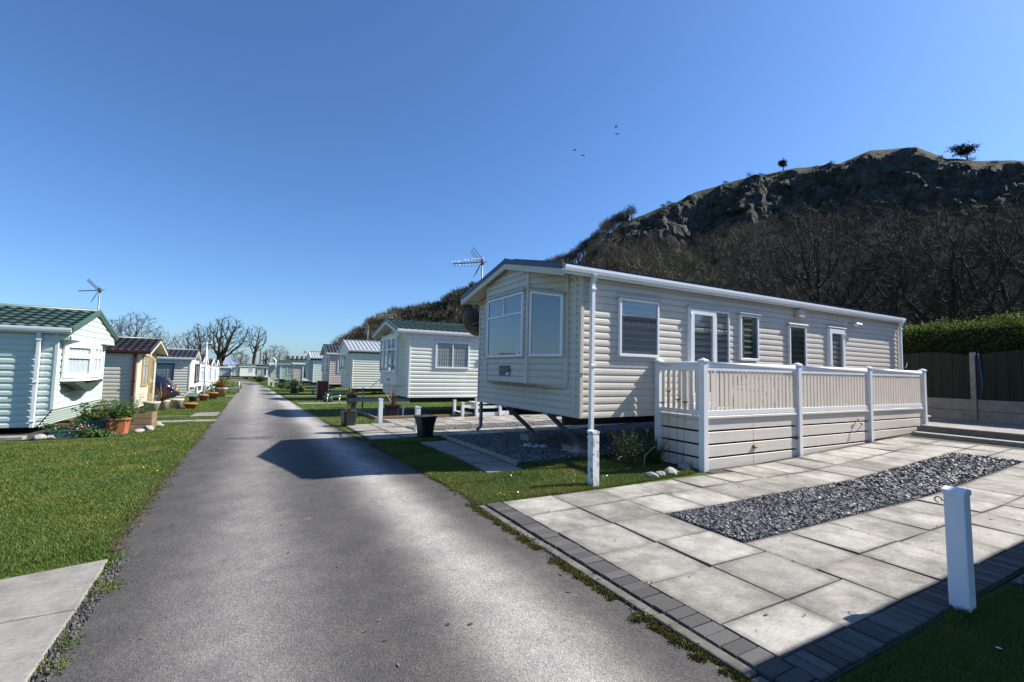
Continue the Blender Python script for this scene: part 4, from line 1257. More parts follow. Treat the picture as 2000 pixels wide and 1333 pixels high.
# skirting boards, cut along the rising ground
def skirting(a, b, split=None):
    a, b = Vector((a[0], a[1], 0)), Vector((b[0], b[1], 0))
    d = (b - a).normalized(); n = Vector((d.y, -d.x, 0))
    mb = MB()
    s0, s1 = .058, (b - a).length - .058
    cuts = [s0] + ([split] if split else []) + [s1]
    for c0, c1 in zip(cuts, cuts[1:]):
        if split: c0, c1 = c0 + .003, c1 - .003
        for k in range(4):
            zt = .86 - k * .222; zbm = zt - .19
            p0, p1 = a + d * c0, a + d * c1
            g0, g1 = G(V0.x + p0.x, 5.2) + .015, G(V0.x + p1.x, 5.2) + .015
            za, zb_ = max(zbm, g0), max(zbm, g1)
            if zt - g1 < .02 and zt - g0 < .02: continue
            if zt < g1:
                f = (zt - g0) / (g1 - g0); p1 = p0.lerp(p1, f); zb_ = zt - .002
            q0, q1 = p0 - n * .02, p1 - n * .02
            r0, r1 = p0 + n * .004, p1 + n * .004
            mb.hexa([(q0.x, q0.y, za), (q1.x, q1.y, zb_), (r1.x, r1.y, zb_), (r0.x, r0.y, za),
                     (q0.x, q0.y, zt), (q1.x, q1.y, zt), (r1.x, r1.y, zt), (r0.x, r0.y, zt)])
    mb.beam(a + d * s0 + Vector((0, 0, .885)) + n * .012, a + d * s1 + Vector((0, 0, .885)) + n * .012, .05, .04)
    return mb.build('skirting_panel', M_SKIRT, vr, bevel=.004, bseg=1)
for i, (a, b) in enumerate(zip(posts, posts[1:])):
    sk = skirting(a, b, 1.33 if i == 0 else None)
    if i == 0:
        for x, z in ((1.30, .33), (2.62, .42)):
            h = MB(); h.tube([(x, -.02, z), (x + .12, -.02, z)], .02, 8); h.box(x, -.016, z - .03, x + .1, -.006, z + .03)
            h.build('hinge', M_BRASS, sk)
    if i == 1:
        tp = MB(); tp.tube([(4.95, .0, .66), (4.95, -.08, .66), (4.97, -.11, .6)], [.014, .014, .012], 8); tp.tube([(4.95, -.05, .66), (4.95, -.05, .72)], .008, 6); tp.tube([(4.91, -.05, .72), (4.99, -.05, .72)], .01, 6)
        tp.tube([(4.97, -.11, .6), (4.90, -.07, .5), (4.83, -.03, .42)], .006, 5)
        tp.build('tap', M_BRASS, sk)
skirting((0, .98), (0, 0))
mb = MB()
for k in range(8): mb.box(-.03, .03 + k * .125, .845, 8.36, .145 + k * .125, .87 + (k % 2) * .001)
mb.build('deck_board', M_DECK, vr)
for bx in ((0.2, .06, .0, .26, .9, .84), (4.1, .03, .0, 4.16, .09, .84), (2.7, .1, 0, 2.8, .9, .84), (5.5, .1, 0, 5.6, .9, .84)):
    mb = MB(); mb.box(*bx); mb.build('joist', M_DKSTEEL, vr)
# step at the far end of the veranda
st = thing('veranda_step', 'cream step leading onto the far end of the veranda', 'step', (15.02, 5.45, .47))
mb = MB(); mb.box(0, -.1, 0, .5, .72, .16); mb.build('riser', M_SKIRT, st)
mb = MB(); mb.box(-.01, -.14, .16, .56, .74, .20); mb.build('tread', M_DECK, st, bevel=.006)

# cafe furniture on the veranda
def cafe_chair(loc, rz, label):
    t = thing('patio_chair', label, 'chair', loc, 'dark patio chairs on the veranda', rz)
    for x, y, h in ((-.19, -.2, .43), (.19, -.2, .43)):
        mb = MB(); mb.tube([(x, y, 0), (x * .95, y * .95, h)], .014, 6); mb.build('leg', M_DKSTEEL, t)
    for x in (-.19, .19):
        mb = MB(); mb.tube([(x, .26, 0), (x, .2, .43), (x, .24, .66), (x * .95, .3, .90)], .014, 6); mb.build('leg', M_DKSTEEL, t)
    mb = MB()
    for k in range(7): mb.box(-.2, -.2 + k * .06, .43, .2, -.155 + k * .06, .45)
    mb.build('seat', M_DKSTEEL, t)
    mb = MB()
    mb.beam((-.19, .295, .88), (.19, .295, .88), .02, .04); mb.beam((-.19, .21, .55), (.19, .21, .55), .02, .03)
    for k in range(5): mb.beam((-.13 + k * .065, .21, .55), (-.13 + k * .065, .295, .88), .03, .01, 0, (0, 1, 0))
    mb.build('backrest', M_DKSTEEL, t)
    return t
cafe_chair((6.57 + 2.0, 5.22 + .5, DZ - .012), math.radians(75), 'dark slatted patio chair on the veranda behind the railing, nearer the road')
cafe_chair((6.57 + 3.35, 5.22 + .48, DZ - .012), math.radians(-80), 'dark slatted patio chair on the veranda in front of the narrow glazed door')
tb = thing('patio_table', 'small round dark patio table between two chairs on the veranda', 'table', (6.57 + 2.68, 5.22 + .52, DZ - .012))
mb = MB(); mb.lathe([(.30, .66), (.31, .67), (.31, .69), (.30, .70)], n=28); mb.build('tabletop', M_DKSTEEL, tb)
for k in range(3):
    a = k * 2.094; mb = MB(); mb.tube([(.24 * math.cos(a), .24 * math.sin(a), 0), (.05 * math.cos(a), .05 * math.sin(a), .35), (.2 * math.cos(a), .2 * math.sin(a), .66)], .013, 6); mb.build('leg', M_DKSTEEL, tb)

# ---- the other caravans of the right-hand row
def box_bay(root, sx, wm, W, v0, v1, dep, z0, z1, wz0, wz1, rows, ret=.12, fm=M_WHITE, cover='drape', pitch=.125, prof=PROF_SHIP, cov_mat=None, glass=M_GLASS, top=True, fw_=.05, ret_win=False, name='bay_wall', cuts=None):
    """a bay on the front wall between v0 and v1; ret is how far the splayed sides run along the wall; cuts = facet corners"""
    pts = [(0, v1), (-dep, v1 - ret), (-dep, v0 + ret), (0, v0)]
    mb = MB(sx)
    for a, b in zip(pts, pts[1:]): siding(mb, a, b, z0, z1, pitch, prof)
    mb.poly([(u, v, z0) for u, v in pts]); mb.poly([(u, v, z1) for u, v in pts])
    o = mb.build(name, wm, root)
    for k, (a, b) in enumerate(zip(pts, pts[1:])):
        fc = Face(a, b)
        if k == 1: window(root, sx, fc, .05, fc.L - .05, wz0, wz1, rows, fm, fw_, cover, None, .03, glass, .014, cov_mat=cov_mat)
        elif ret_win: window(root, sx, fc, .03, fc.L - .03, wz0, wz1, [(h, (1,)) for h, _ in rows], fm, fw_, cover, None, .03, glass, .014, cov_mat=cov_mat)
    return o
def frieze(root, sx, L, z0, z1, m):
    mb = MB(sx); mb.box(-.3, -.03, z0, L, -.005, z1); return mb.build('frieze_board', m, root)

root, side, fr = caravan('static_caravan', 'pale cream caravan with green tiled roof and eight-paned front window, next beyond the beige one', (5.0, 17.0, -.2), 1, 3.85, 9.6, .70, 3.22, 3.70, W_R2,
                         roof=('tile', M_ROOFG), trim=M_NAVY, of=.55, ridge_v=1.62, pitch=.15, prof=PROF_SHIP, board=mat("white_soffit", (0.66, 0.66, 0.60), .6, .08))
frieze(root, 1, 9.6, 2.95, 3.2, mat("white_soffit", (0.66, 0.66, 0.60), .6, .08))
box_bay(root, 1, W_R2, 3.85, .75, 3.72, .22, 1.12, 3.2, 1.62, 3.05, ((2.2, (1, 1, 1, 1)), (1.1, (1, 1, 1, 1))), ret=.10, cover='curtain', fw_=.06, cov_mat=M_GREYCURT)
window(root, 1, side, 1.0, 2.42, 1.83, 2.88, rows=((1, (1, 1)),), cover='curtain', hood=M_WHITE, fw_=.06, cov_mat=mat("stone_curtain", (0.55, 0.56, 0.50), .9, .08))
side_box = MB(); side.box(side_box, 2.9, 3.05, 2.1, 2.3, .01, .08); side_box.build('meter_box', M_WHITE, root)
drawbar(root, 1, 3.85, .55, 1.5)
yagi(root, 1, (.4, 3.9, 2.9), 4.3, (-1, .25, -.1), .9, M_DKSTEEL, grid=True)
lt = MB(); lt.tube([(-.3, 3.98, 3.05), (-.42, 4.05, 3.03)], [.05, .07], 10); lt.build('wall_lamp', M_ALU, root)
bdg = MB(); bdg.box(-.245, 2.0, 1.28, -.225, 2.25, 1.36); bdg.build('badge', M_BRONZE, root)

root, side, fr = caravan('static_caravan', 'ivory caravan with pale metal roof and dark green eaves board, third in the right-hand row', (5.1, 29.3, -.47), 1, 4.0, 9.5, .76, 3.12, 3.78, W_R3,
                         roof=('ribs', M_ROOFALU), trim=M_ROOFALU, of=.3, pitch=.15, prof=PROF_SHIP, gable_front=.22, board=W_R3)
frieze(root, 1, 9.5, 2.92, 3.10, M_ROOFGD)
box_bay(root, 1, W_R3, 4.0, .55, 3.7, .22, 1.6, 3.0, 1.85, 2.92, ((1, (1, 1.4, 1)),), ret=.15, cover='blind', fw_=.05)
hd = MB(); side.tube if False else hd.tube([side.P(1.6, 1.3, .02), side.P(1.6, 1.3, .14), side.P(1.75, 1.42, .14)], .025, 6); hd.build('handle', M_ALU, root)
drawbar(root, 1, 4.0, .5, 1.2)
yagi(root, 1, (1.6, 3.9, 3.0), 5.0, (-1, -.3, 0), 1.1, M_STEEL)

root, side, fr = caravan('static_caravan', 'rose beige caravan with dark tiled roof between the ivory and the mint caravans', (4.95, 38.2, -.62), 1, 3.5, 9, .84, 3.25, 3.95, W_R4,
                         roof=('tile', M_ROOFGR), trim=M_ROOFGR, of=.35, pitch=.17, prof=PROF_SHIP, board=mat("white_soffit", (0.66, 0.66, 0.60), .6, .08))
box_bay(root, 1, W_R4, 3.5, .3, 3.3, .2, 1.1, 3.1, 1.7, 3.0, ((1.4, (1, 1, 1)), (1, (1, 1, 1))), ret=.3, cover='blind', ret_win=True)
window(root, 1, side, .55, 1.9, 1.75, 3.0, cover='curtain', cov_mat=M_GREYCURT)
drawbar(root, 1, 3.5, .5, 1.2)

root, side, fr = caravan('static_caravan', 'mint green caravan with pale roof and navy eaves board, fifth in the right-hand row', (4.66, 47.3, -.83), 1, 3.8, 9, .92, 3.25, 3.82, W_R5,
                         roof=('ribs', M_ROOFALU), trim=M_WHITE, of=.3, pitch=.16, prof=PROF_SHIP, gable_front=.2, board=W_R5)
frieze(root, 1, 9, 3.0, 3.22, M_NAVY)
box_bay(root, 1, W_GREY, 3.8, .5, 3.4, .35, 1.15, 2.95, 1.75, 2.9, ((1, (1, 1, 1)),), ret=.05, cover='drape')
drawbar(root, 1, 3.8, .6, 1.1)

root, side, fr = caravan('static_caravan', 'fawn flat-roofed caravan with a tall white glazed door, sixth in the right-hand row', (4.1, 65.0, -1.18), 1, 3.4, 9, .80, 3.02, 3.16, W_R6,
                         roof=('flat', M_ROOFALU), trim=M_WHITE, of=.12, pitch=.18, prof=PROF_SHIP, gutter=M_WHITE)
door(root, 1, side, 1.0, 2.2, .85, 2.75, label='white two-pane glazed door')
window(root, 1, fr, .4, 2.9, 1.6, 2.7, rows=((1, (1, 1)),), cover='curtain')
drawbar(root, 1, 3.4, .5, 1.0)

def far_caravan(label, loc, W, L, zb, ze, zr, wm, roof, trim, sx=1, fm=M_WHITE, bayw=True, sidew=((1.0, 2.0),), rz=0, gf=0):
    root, side, fr = caravan('static_caravan', label, loc, sx, W, L, zb, ze, zr, wm, roof=roof, trim=trim, of=.28, pitch=.2, prof=PROF_SHIP, gable_front=gf)
    if bayw: box_bay(root, sx, wm, W, .4, W - .4, .3, 1.1, ze - .1, 1.5, ze - .25, ((1.5, (1, 1, 1)), (1, (1, 1, 1))), ret=.4, fm=fm, cover='drape', ret_win=True)
    for a, b in sidew: window(root, sx, side, a, b, 1.6, ze - .3, fm=fm, cover='curtain')
    root.rotation_euler = (0, 0, rz)
    return root, side
r_, s_ = far_caravan('sage green caravan with green roof beyond the fawn flat-roofed one', (2.9, 76.8, -1.36), 3.5, 9, .75, 3.2, 3.75, W_R7, ('tile', M_ROOFG), M_ROOFGD)
downpipe(r_, 1, [(.2, -.1, 3.1), (.2, -.1, 1.0)])
r_, s_ = far_caravan('cream caravan with a bow front and white lean-to mast, beyond the sage one', (2.0, 85.8, -1.46), 3.4, 9, .7, 3.1, 3.5, W_YEL, ('flat', M_ROOFALU), M_WHITE)
vt = MB(); vt.tube([(.6, -.2, 2.4), (.6, -.2, 3.9), (.2, -.2, 4.3)], .14, 10); vt.build('vent_pipe', M_WHITE, r_)
r_, s_ = far_caravan('primrose caravan with navy roof and a small white door, near the road bend', (.05, 104.0, -1.62), 3.5, 9, .75, 2.85, 3.2, W_YEL, ('tile', M_NAVY), M_NAVY, sidew=())
door(r_, 1, s_, .9, 1.7, .8, 2.7, cover=None)
stp = MB(); stp.box(1.9, -1.2, 0, 4.0, -.05, .75); stp.build('porch_step', M_WHITE, r_)
r_, s_ = far_caravan('white caravan with green roof standing beyond the road bend', (-3.2, 114.8, -1.63), 3.2, 6.5, .75, 2.85, 3.35, W_WH, ('tile', M_ROOFG), M_ROOFGD, sidew=((1.6, 2.4),), rz=.22)
r_, s_ = far_caravan('long low silver caravan at the far left of the road bend', (-12.6, 117.5, -1.63), 3.0, 7.6, .7, 2.5, 2.62, W_GREY, ('flat', M_ROOFALU), M_ROOFALU, sidew=((.6, 2.2), (3.5, 5.2), (6.2, 8.0)), bayw=False)
r_, s_ = far_caravan('small pale caravan behind the white one at the road bend', (-5.4, 121, -1.64), 2.6, 6, .7, 2.7, 2.95, W_GREY, ('flat', M_ROOFALU), M_WHITE, sidew=((.4, 1.4),))

# neighbour's caravan beside the camera, which throws the shadow over the near corner of the patio
root, side, fr = caravan('static_caravan', 'caravan beside the camera throwing its shadow over the patio corner', (6.3, -3.28, 0), 1, 3.75, 11, .8, 3.3, 3.85, W_R2,
                         roof=('tile', M_ROOFGR), trim=M_NAVY, of=.4, pitch=.15, prof=PROF_SHIP)

# ---- the left-hand row
root, side, fr = caravan('static_caravan', 'mint white caravan with green tiled roof and white bow window, nearest on the left', (-4.25, 15.0, -.15), -1, 3.85, 10, .17, 2.50, 3.12, W_L1,
                         roof=('tile', M_ROOFG), trim=M_ROOFGD, of=.28, pitch=.15, prof=PROF_SHIP, gable_front=.24, rake=(.24, .40), board=mat("grey_gutter", (0.36, 0.40, 0.42), .5, .1), barge=M_ROOFGD, verge_h=.06)
downpipe(root, -1, [(.30, -.13, 2.43), (.30, -.08, 2.3), (.30, -.08, .17)])
bp = [(0, 2.75), (-.32, 2.05), (-.36, 1.15), (-.02, .28)]
fcs = [Face(a, b) for a, b in zip(bp, bp[1:])]
bw = MB(-1)
for a, b in zip(bp, bp[1:]):
    f_ = Face(a, b); f_.box(bw, 0, f_.L, 1.24, 1.33, -.1, .03); f_.box(bw, 0, f_.L, 2.17, 2.26, -.1, .02); f_.quad(bw, 0, f_.L, 1.3, 2.2, -.03)
bw.poly([(u, v, 1.24) for u, v in bp]); bw.poly([(u, v, 2.26) for u, v in bp])
bw.build('bay_wall', M_WHITE, root)
for f_, cols in zip(fcs, ((1,), (1, 1), (1,))):
    window(root, -1, f_, .02, f_.L - .02, 1.32, 2.18, rows=((1.9, cols), (1, cols)), cover='curtain', sash=.05, fw_=.06)
sb = MB(-1)
n = 12
for k in range(n):                                            # scalloped shelf bracket under the bow window
    v0, v1 = .35 + 2.3 * k / n, .35 + 2.3 * (k + 1) / n
    d0, d1 = [.06 + .24 * (math.sin(math.pi * min(1, (v - .35) / 2.3)) ** 1.6) for v in (v0, v1)]
    sb.hexa([(-.30, v0, 1.24 - d0), (-.30, v1, 1.24 - d1), (-.02, v1, 1.24 - d1 * .9), (-.02, v0, 1.24 - d0 * .9), (-.30, v0, 1.24), (-.30, v1, 1.24), (-.02, v1, 1.24), (-.02, v0, 1.24)])
sb.build('window_shelf', mat("dark_green_paint", (0.03, 0.05, 0.035), .6), root)
pq = MB(-1)
for k in range(8):
    a0, a1 = math.pi * k / 8, math.pi * (k + 1) / 8
    pq.hexa([(-.03, 3.25 - .15 * math.cos(a0), 1.15), (-.03, 3.25 - .15 * math.cos(a1), 1.15), (-.012, 3.25 - .15 * math.cos(a1), 1.15), (-.012, 3.25 - .15 * math.cos(a0), 1.15),
             (-.03, 3.25 - .15 * math.cos(a0), 1.35 + .16 * math.sin(a0)), (-.03, 3.25 - .15 * math.cos(a1), 1.35 + .16 * math.sin(a1)), (-.012, 3.25 - .15 * math.cos(a1), 1.35 + .16 * math.sin(a1)), (-.012, 3.25 - .15 * math.cos(a0), 1.35 + .16 * math.sin(a0))])
pq.build('plaque', mat("dark_green_paint", (0.03, 0.05, 0.035), .6), root)
yagi(root, -1, (.25, 4.02, 1.5), 4.15, (1, -.3, -.2), .5, M_STEEL)
stp = MB(-1); stp.beam((.5, .9, .14), (-.1, 1.9, .02), .06, .06); stp.build('drawbar', M_DKSTEEL, root)

root, side, fr = caravan('static_caravan', 'oatmeal caravan with brown tiled roof, maroon corner pipe and ochre door, second on the left', (-4.15, 23.0, -.33), -1, 3.7, 9, .10, 2.36, 2.92, W_L2,
                         roof=('tile', M_ROOFBR), trim=M_ROOFBR, of=.42, pitch=.15, prof=PROF_ROUND, board=M_SOFFIT, gutter=M_MAROON)
downpipe(root, -1, [(.06, -.08, 2.3), (.06, -.06, .1)], M_MAROON, .09)
pn = MB(-1); fr.box(pn, .05, fr.L - .05, .12, 2.3, .02, .03); pn.build('front_panel', W_YEL, root)
window(root, -1, fr, 1.8, 3.0, .95, 2.25, rows=((2.2, (1, 1)), (1, (1, 1))), fm=M_OCHRE, cover='curtain', o0=.03, fw_=.07)
door(root, -1, fr, .55, 1.45, .2, 2.2, fm=M_OCHRE, cover=None)

root, side, fr = caravan('static_caravan', 'linen caravan with slate roof and a dark-framed side window, third on the left', (-3.4, 32.2, -.53), -1, 3.1, 8, .17, 2.42, 2.92, W_L3,
                         roof=('tile', M_ROOFGR), trim=M_ROOFGR, of=.22, pitch=.15, prof=PROF_SHIP, rake=(.3, .45), board=mat("white_soffit", (0.66, 0.66, 0.60), .6, .08))
window(root, -1, side, .72, 1.72, 1.18, 2.12, fm=M_SLATEFRAME, cover='curtain', hood=M_WHITE, fw_=.06, cov_mat=M_GREYCURT)
box_bay(root, -1, W_L3, 3.1, .35, 2.75, .18, .75, 2.3, 1.0, 2.1, ((1, (1, 1)),), ret=.15, fm=M_SLATEFRAME, cover='curtain')
drawbar(root, -1, 3.1, .28, .9, jockey=False)

root, side, fr = caravan('static_caravan', 'white caravan with slate roof and white-framed bay, fourth on the left', (-3.5, 37.5, -.61), -1, 3.3, 8, .16, 2.3, 2.9, W_WH,
                         roof=('tile', M_ROOFGR), trim=M_WHITE, of=.3, pitch=.16, prof=PROF_SHIP, board=mat("white_soffit", (0.66, 0.66, 0.60), .6, .08))
box_bay(root, -1, W_WH, 3.3, .3, 2.9, .4, .7, 2.15, 1.0, 2.1, ((2, (1, 1)), (1, (1, 1))), ret=.4, cover='curtain', ret_win=True, fw_=.08)
root, side, fr = caravan('static_caravan', 'white caravan with glazed front just beyond the white-framed bay, fifth on the left', (-3.5, 44.0, -.74), -1, 3.3, 8, .16, 2.2, 2.7, W_L1,
                         roof=('tile', M_ROOFGR), trim=M_WHITE, of=.3, pitch=.16, prof=PROF_SHIP)
box_bay(root, -1, W_WH, 3.3, .3, 2.9, .3, .5, 2.15, .9, 2.1, ((1, (1, 1)),), ret=.3, cover='curtain', ret_win=True, fw_=.08)

root, side, fr = caravan('static_caravan', 'pale mint caravan at the far end of the left-hand row', (-3.6, 50.6, -.88), -1, 3.3, 8, .16, 2.3, 2.8, W_L1,
                         roof=('tile', M_ROOFGR), trim=M_WHITE, of=.3, pitch=.16, prof=PROF_SHIP)
box_bay(root, -1, W_WH, 3.3, .3, 2.9, .3, .6, 2.2, 1.0, 2.1, ((1, (1, 1)),), ret=.3, cover='curtain', ret_win=True, fw_=.08)

# ------------------------------------------------------------------ the limestone hill, its woods and the far land
RIDGE = [(4, .01), (7, .0376), (9.8, .0691), (11.4, .0919), (13.8, .1179), (16.2, .1267), (19.2, .1371), (21.1, .1598), (24.2, .1824), (28.7, .2189), (33.8, .243), (37.6, .2709),
         (42.6, .3243), (46.2, .3479), (50.9, .3777), (56.3, .3952), (59.8, .3956), (64.8, .3899), (67.4, .3996), (70.8, .3894), (72.9, .3571), (74.6, .3463), (77.6, .3264),
         (81.5, .30), (88, .28), (100, .26), (125, .22)]
CBASE = [(40, .27), (42.6, .283), (47.4, .2802), (52.5, .275), (53.4, .30), (58.3, .3074), (63, .2991), (67.2, .2835), (72.8, .2692), (77.5, .2536), (100, .2), (125, .17)]
RAZ, REL = zip(*RIDGE); CAZ, CEL = zip(*CBASE)
def hill_R(az): return np.interp(az, [4, 20, 30, 42, 60, 80, 125], [190, 190, 200, 225, 260, 270, 260])
def hill_foot(az): return np.interp(az, [4, 20, 30, 45, 60, 125], [150, 120, 95, 62, 48, 42])
TREE_H = 6.5
def hill_h(az, r):
    """terrain height (m) at azimuth (deg from +y towards +x) and distance"""
    R, f = hill_R(az), hill_foot(az)
    top = EYE + np.interp(az, RAZ, REL) * R
    wood = np.interp(az, [36, 42], [1, 0])
    top = top - wood * TREE_H
    rb = R * (.855 - .012 * np.sin(az * .7))
    rb = np.where(az > 40, rb, R * .9)
    base = EYE + np.interp(az, CAZ, CEL) * rb * np.interp(az, [36, 42], [0, 1]) + (top - EYE) * .86 * np.interp(az, [36, 42], [1, 0]) - 4.5 * (1 - wood)
    g0 = np.interp(f * np.cos(np.radians(az)), YB, ZB) - .4
    t = np.clip((r - f) / (rb - f), 0, 1)
    h = g0 + (base - g0) * (t ** 1.15)
    rt_ = rb + R * .075
    brow = np.where(az > 40, EYE + np.interp(az, RAZ, REL) * rt_ * (.985 + .012 * np.sin(az * 1.9)), base + (top - base) * .84)
    c = np.clip((r - rb) / (R * .075), 0, 1)
    led = np.sin(az * .55 + 1.3) * .12
    c = np.where(c < .45, c / .45 * (.5 + led), np.where(c < .62, .5 + led + (c - .45) * .25, .5425 + led + (c - .62) / .38 * (.4575 - led)))
    h = h + (brow - base) * c
    k = np.clip((r - rt_) / (R - rt_), 0, 1)
    h = h + (top - brow) * k
    return np.where(r > R, top - (r - R) * .10, h)
azs = np.concatenate([np.arange(4, 40, .5), np.arange(40, 82, .16), np.arange(82, 126, 1.0)])
ts = np.concatenate([np.linspace(0, .80, 26), np.linspace(.81, .97, 40), np.linspace(.98, 1.06, 8), [1.2, 1.5, 1.9]])
mb = MB()
idx = []
for a in azs:
    R, f = float(hill_R(a)), float(hill_foot(a))
    line = []
    for t in ts:
        r = f + (R - f) * t
        ca, sa = math.cos(math.radians(a)), math.sin(math.radians(a))
        p = Vector((r * sa, r * ca, 0))
        n1 = mnoise.fractal(p * .035, 1.0, 2.1, 4)
        rr_ = r
        if a > 39 and t > .72:
            # buttresses and gullies: push the cliff line in and out
            rr_ = r + (mnoise.fractal(Vector((a * .16, 3.1, t * 14)), 1., 2., 5) * 2.6) * np.interp(t, [.70, .80, .87, .91], [0, 1, .6, 0])
        h = float(hill_h(np.array(a), np.array(rr_)))
        amp = np.interp(t, [0, .1, .75, .9, .95, 1.06], [0, 1.2, 2.0, 1.6, 1.0, 1.0])
        h += n1 * amp
        dr = 0.0
        if a > 39 and .76 < t < .95:
            # blocky crags and bedding ledges
            fade = float(np.interp(t, [.76, .81, .90, .95], [0, 1, .9, 0]))
            q = Vector((p.x, p.y, h * 1.5))
            vd = mnoise.voronoi(q * .085)[0]; ve = mnoise.voronoi(q * .26 + Vector((4, 1, 7)))[0]
            dr = ((vd[1] - vd[0]) * -5.0 + (ve[1] - ve[0]) * -2.2 + mnoise.fractal(q * .22, 1., 2.2, 4) * 2.0 + 2.0) * fade
            h += (mnoise.cell(Vector((p.x * .11, p.y * .11, h * .22))) * 1.3 + mnoise.fractal(q * .3, 1., 2., 3) * .8) * fade
        r2_ = r + dr
        line.append(mb.pt((r2_ * sa, r2_ * ca, h)))
    idx.append(line)
for i in range(len(azs) - 1):
    for j in range(len(ts) - 1): mb.face((idx[i][j], idx[i + 1][j], idx[i + 1][j + 1], idx[i][j + 1]), 0, False)
structure(mb.build("hill", M_HILL))

def twig_cloud(name, pos, hgt, wid, per, m, tw=(.05, .12), tl=(.8, 2.2), low=.25, seed=1, upright=.9, stem_m=None):
    """a wood of bare crowns: every crown a cloud of fine twig slivers on a few stems"""
    r = np.random.default_rng(seed)
    n = len(pos)
    N = n * per
    base = np.repeat(pos, per, 0); H = np.repeat(hgt, per); Wd = np.repeat(wid, per)
    th = r.uniform(0, 2 * np.pi, N); u = r.uniform(0, 1, N) ** .45
    ph = np.arccos(r.uniform(-.5, 1, N))
    dx, dy, dz = np.sin(ph) * np.cos(th), np.sin(ph) * np.sin(th), np.cos(ph)
    lump = 1 + .25 * np.sin(th * 3 + np.repeat(r.uniform(0, 6, n), per))
    cz = H * (low + (1 - low) * .48)
    P = base + np.stack([dx * u * Wd * lump, dy * u * Wd * lump, cz + dz * u * H * (1 - low) * .5], 1)
    D = np.stack([dx * .8 + r.normal(0, .45, N), dy * .8 + r.normal(0, .45, N), dz * .6 + upright + r.normal(0, .4, N)], 1)
    D /= np.linalg.norm(D, axis=1)[:, None]
    Ln = r.uniform(tl[0], tl[1], N)
    S = np.cross(D, r.normal(0, 1, (N, 3))); S /= np.linalg.norm(S, axis=1)[:, None] + 1e-9
    w = r.uniform(tw[0], tw[1], N)
    A = P - S * w[:, None]; B = P + S * w[:, None]; T = P + D * Ln[:, None]
    V = np.stack([A, B, T], 1).reshape(-1, 3)
    # stems
    st = []
    for k in range(4):
        o = r.normal(0, 1, (n, 2)) * wid[:, None] * .5
        ww = .016 * hgt + .03
        b0 = pos + np.stack([-ww, 0 * ww, 0 * ww - .5], 1); b1 = pos + np.stack([ww, 0 * ww, 0 * ww - .5], 1)
        tt = pos + np.stack([o[:, 0], o[:, 1], hgt * r.uniform(.6, .9, n)], 1)
        st.append(np.stack([b0, b1, tt], 1).reshape(-1, 3))
        b0 = pos + np.stack([0 * ww, -ww, 0 * ww - .5], 1); b1 = pos + np.stack([0 * ww, ww, 0 * ww - .5], 1)
        st.append(np.stack([b0, b1, tt], 1).reshape(-1, 3))
    nt = len(V) // 3
    V = np.concatenate([V] + st)
    mi = np.zeros(len(V) // 3, dtype=np.int32)
    if stem_m is not None: mi[nt:] = 1
    return stuff(np_mesh(name, V, np.arange(len(V)).reshape(-1, 3), [m, stem_m] if stem_m is not None else m, midx=mi))

def hill_points(n, az0, az1, t0, t1, seed, pw=1.0):
    r = np.random.default_rng(seed)
    a = r.uniform(az0, az1, n); t = r.uniform(0, 1, n) ** pw * (t1 - t0) + t0
    R, f = hill_R(a), hill_foot(a)
    d = f + (R - f) * t
    z = hill_h(a, d)
    return np.stack([d * np.sin(np.radians(a)), d * np.cos(np.radians(a)), z - .3], 1), d
r_ = np.random.default_rng(5)
M_STEMS = isl_mat('woodland_stems', [(.05, .043, .038), (.16, .14, .125), (.09, .08, .07), (.07, .075, .04)], .9, spec=.15)
P1, d1 = hill_points(1250, 38, 100, .02, .80, 11)
twig_cloud("hillside_woods", P1, r_.uniform(3.5, 9.5, len(P1)), r_.uniform(1.6, 3.8, len(P1)), 200, M_TWIG, tw=(.025, .065), seed=3, stem_m=M_STEMS)
P2, d2 = hill_points(520, 8, 42, .1, 1.0, 12)
twig_cloud("hillside_woods", P2, r_.uniform(4.5, 8, len(P2)), r_.uniform(1.8, 3.2, len(P2)), 210, M_TWIG, tw=(.03, .075), seed=4, stem_m=M_STEMS)
P5, d5 = hill_points(230, 9, 43.5, .90, 1.02, 17)
twig_cloud("ridge_woods", P5, r_.uniform(5.5, 8.5, len(P5)), r_.uniform(2.0, 3.2, len(P5)), 260, M_TWIG, tw=(.03, .08), seed=5, stem_m=M_STEMS)
P3, d3 = hill_points(140, 40, 84, .78, .93, 13)
twig_cloud("cliff_scrub", P3, r_.uniform(1.0, 2.6, len(P3)), r_.uniform(.8, 1.8, len(P3)), 120, isl_mat("cliff_scrub", [(.02, .026, .012), (.045, .05, .022), (.04, .033, .025)], .9), tw=(.04, .1), tl=(.4, 1.0), low=.0, seed=6)
P4, d4 = hill_points(60, 16, 26, .4, 1.0, 15)
twig_cloud("evergreen_copse", P4, r_.uniform(6, 9.5, len(P4)), r_.uniform(1.8, 2.6, len(P4)), 420, M_EVERG, tw=(.08, .2), tl=(.5, 1.2), low=.1, seed=8, upright=.2)

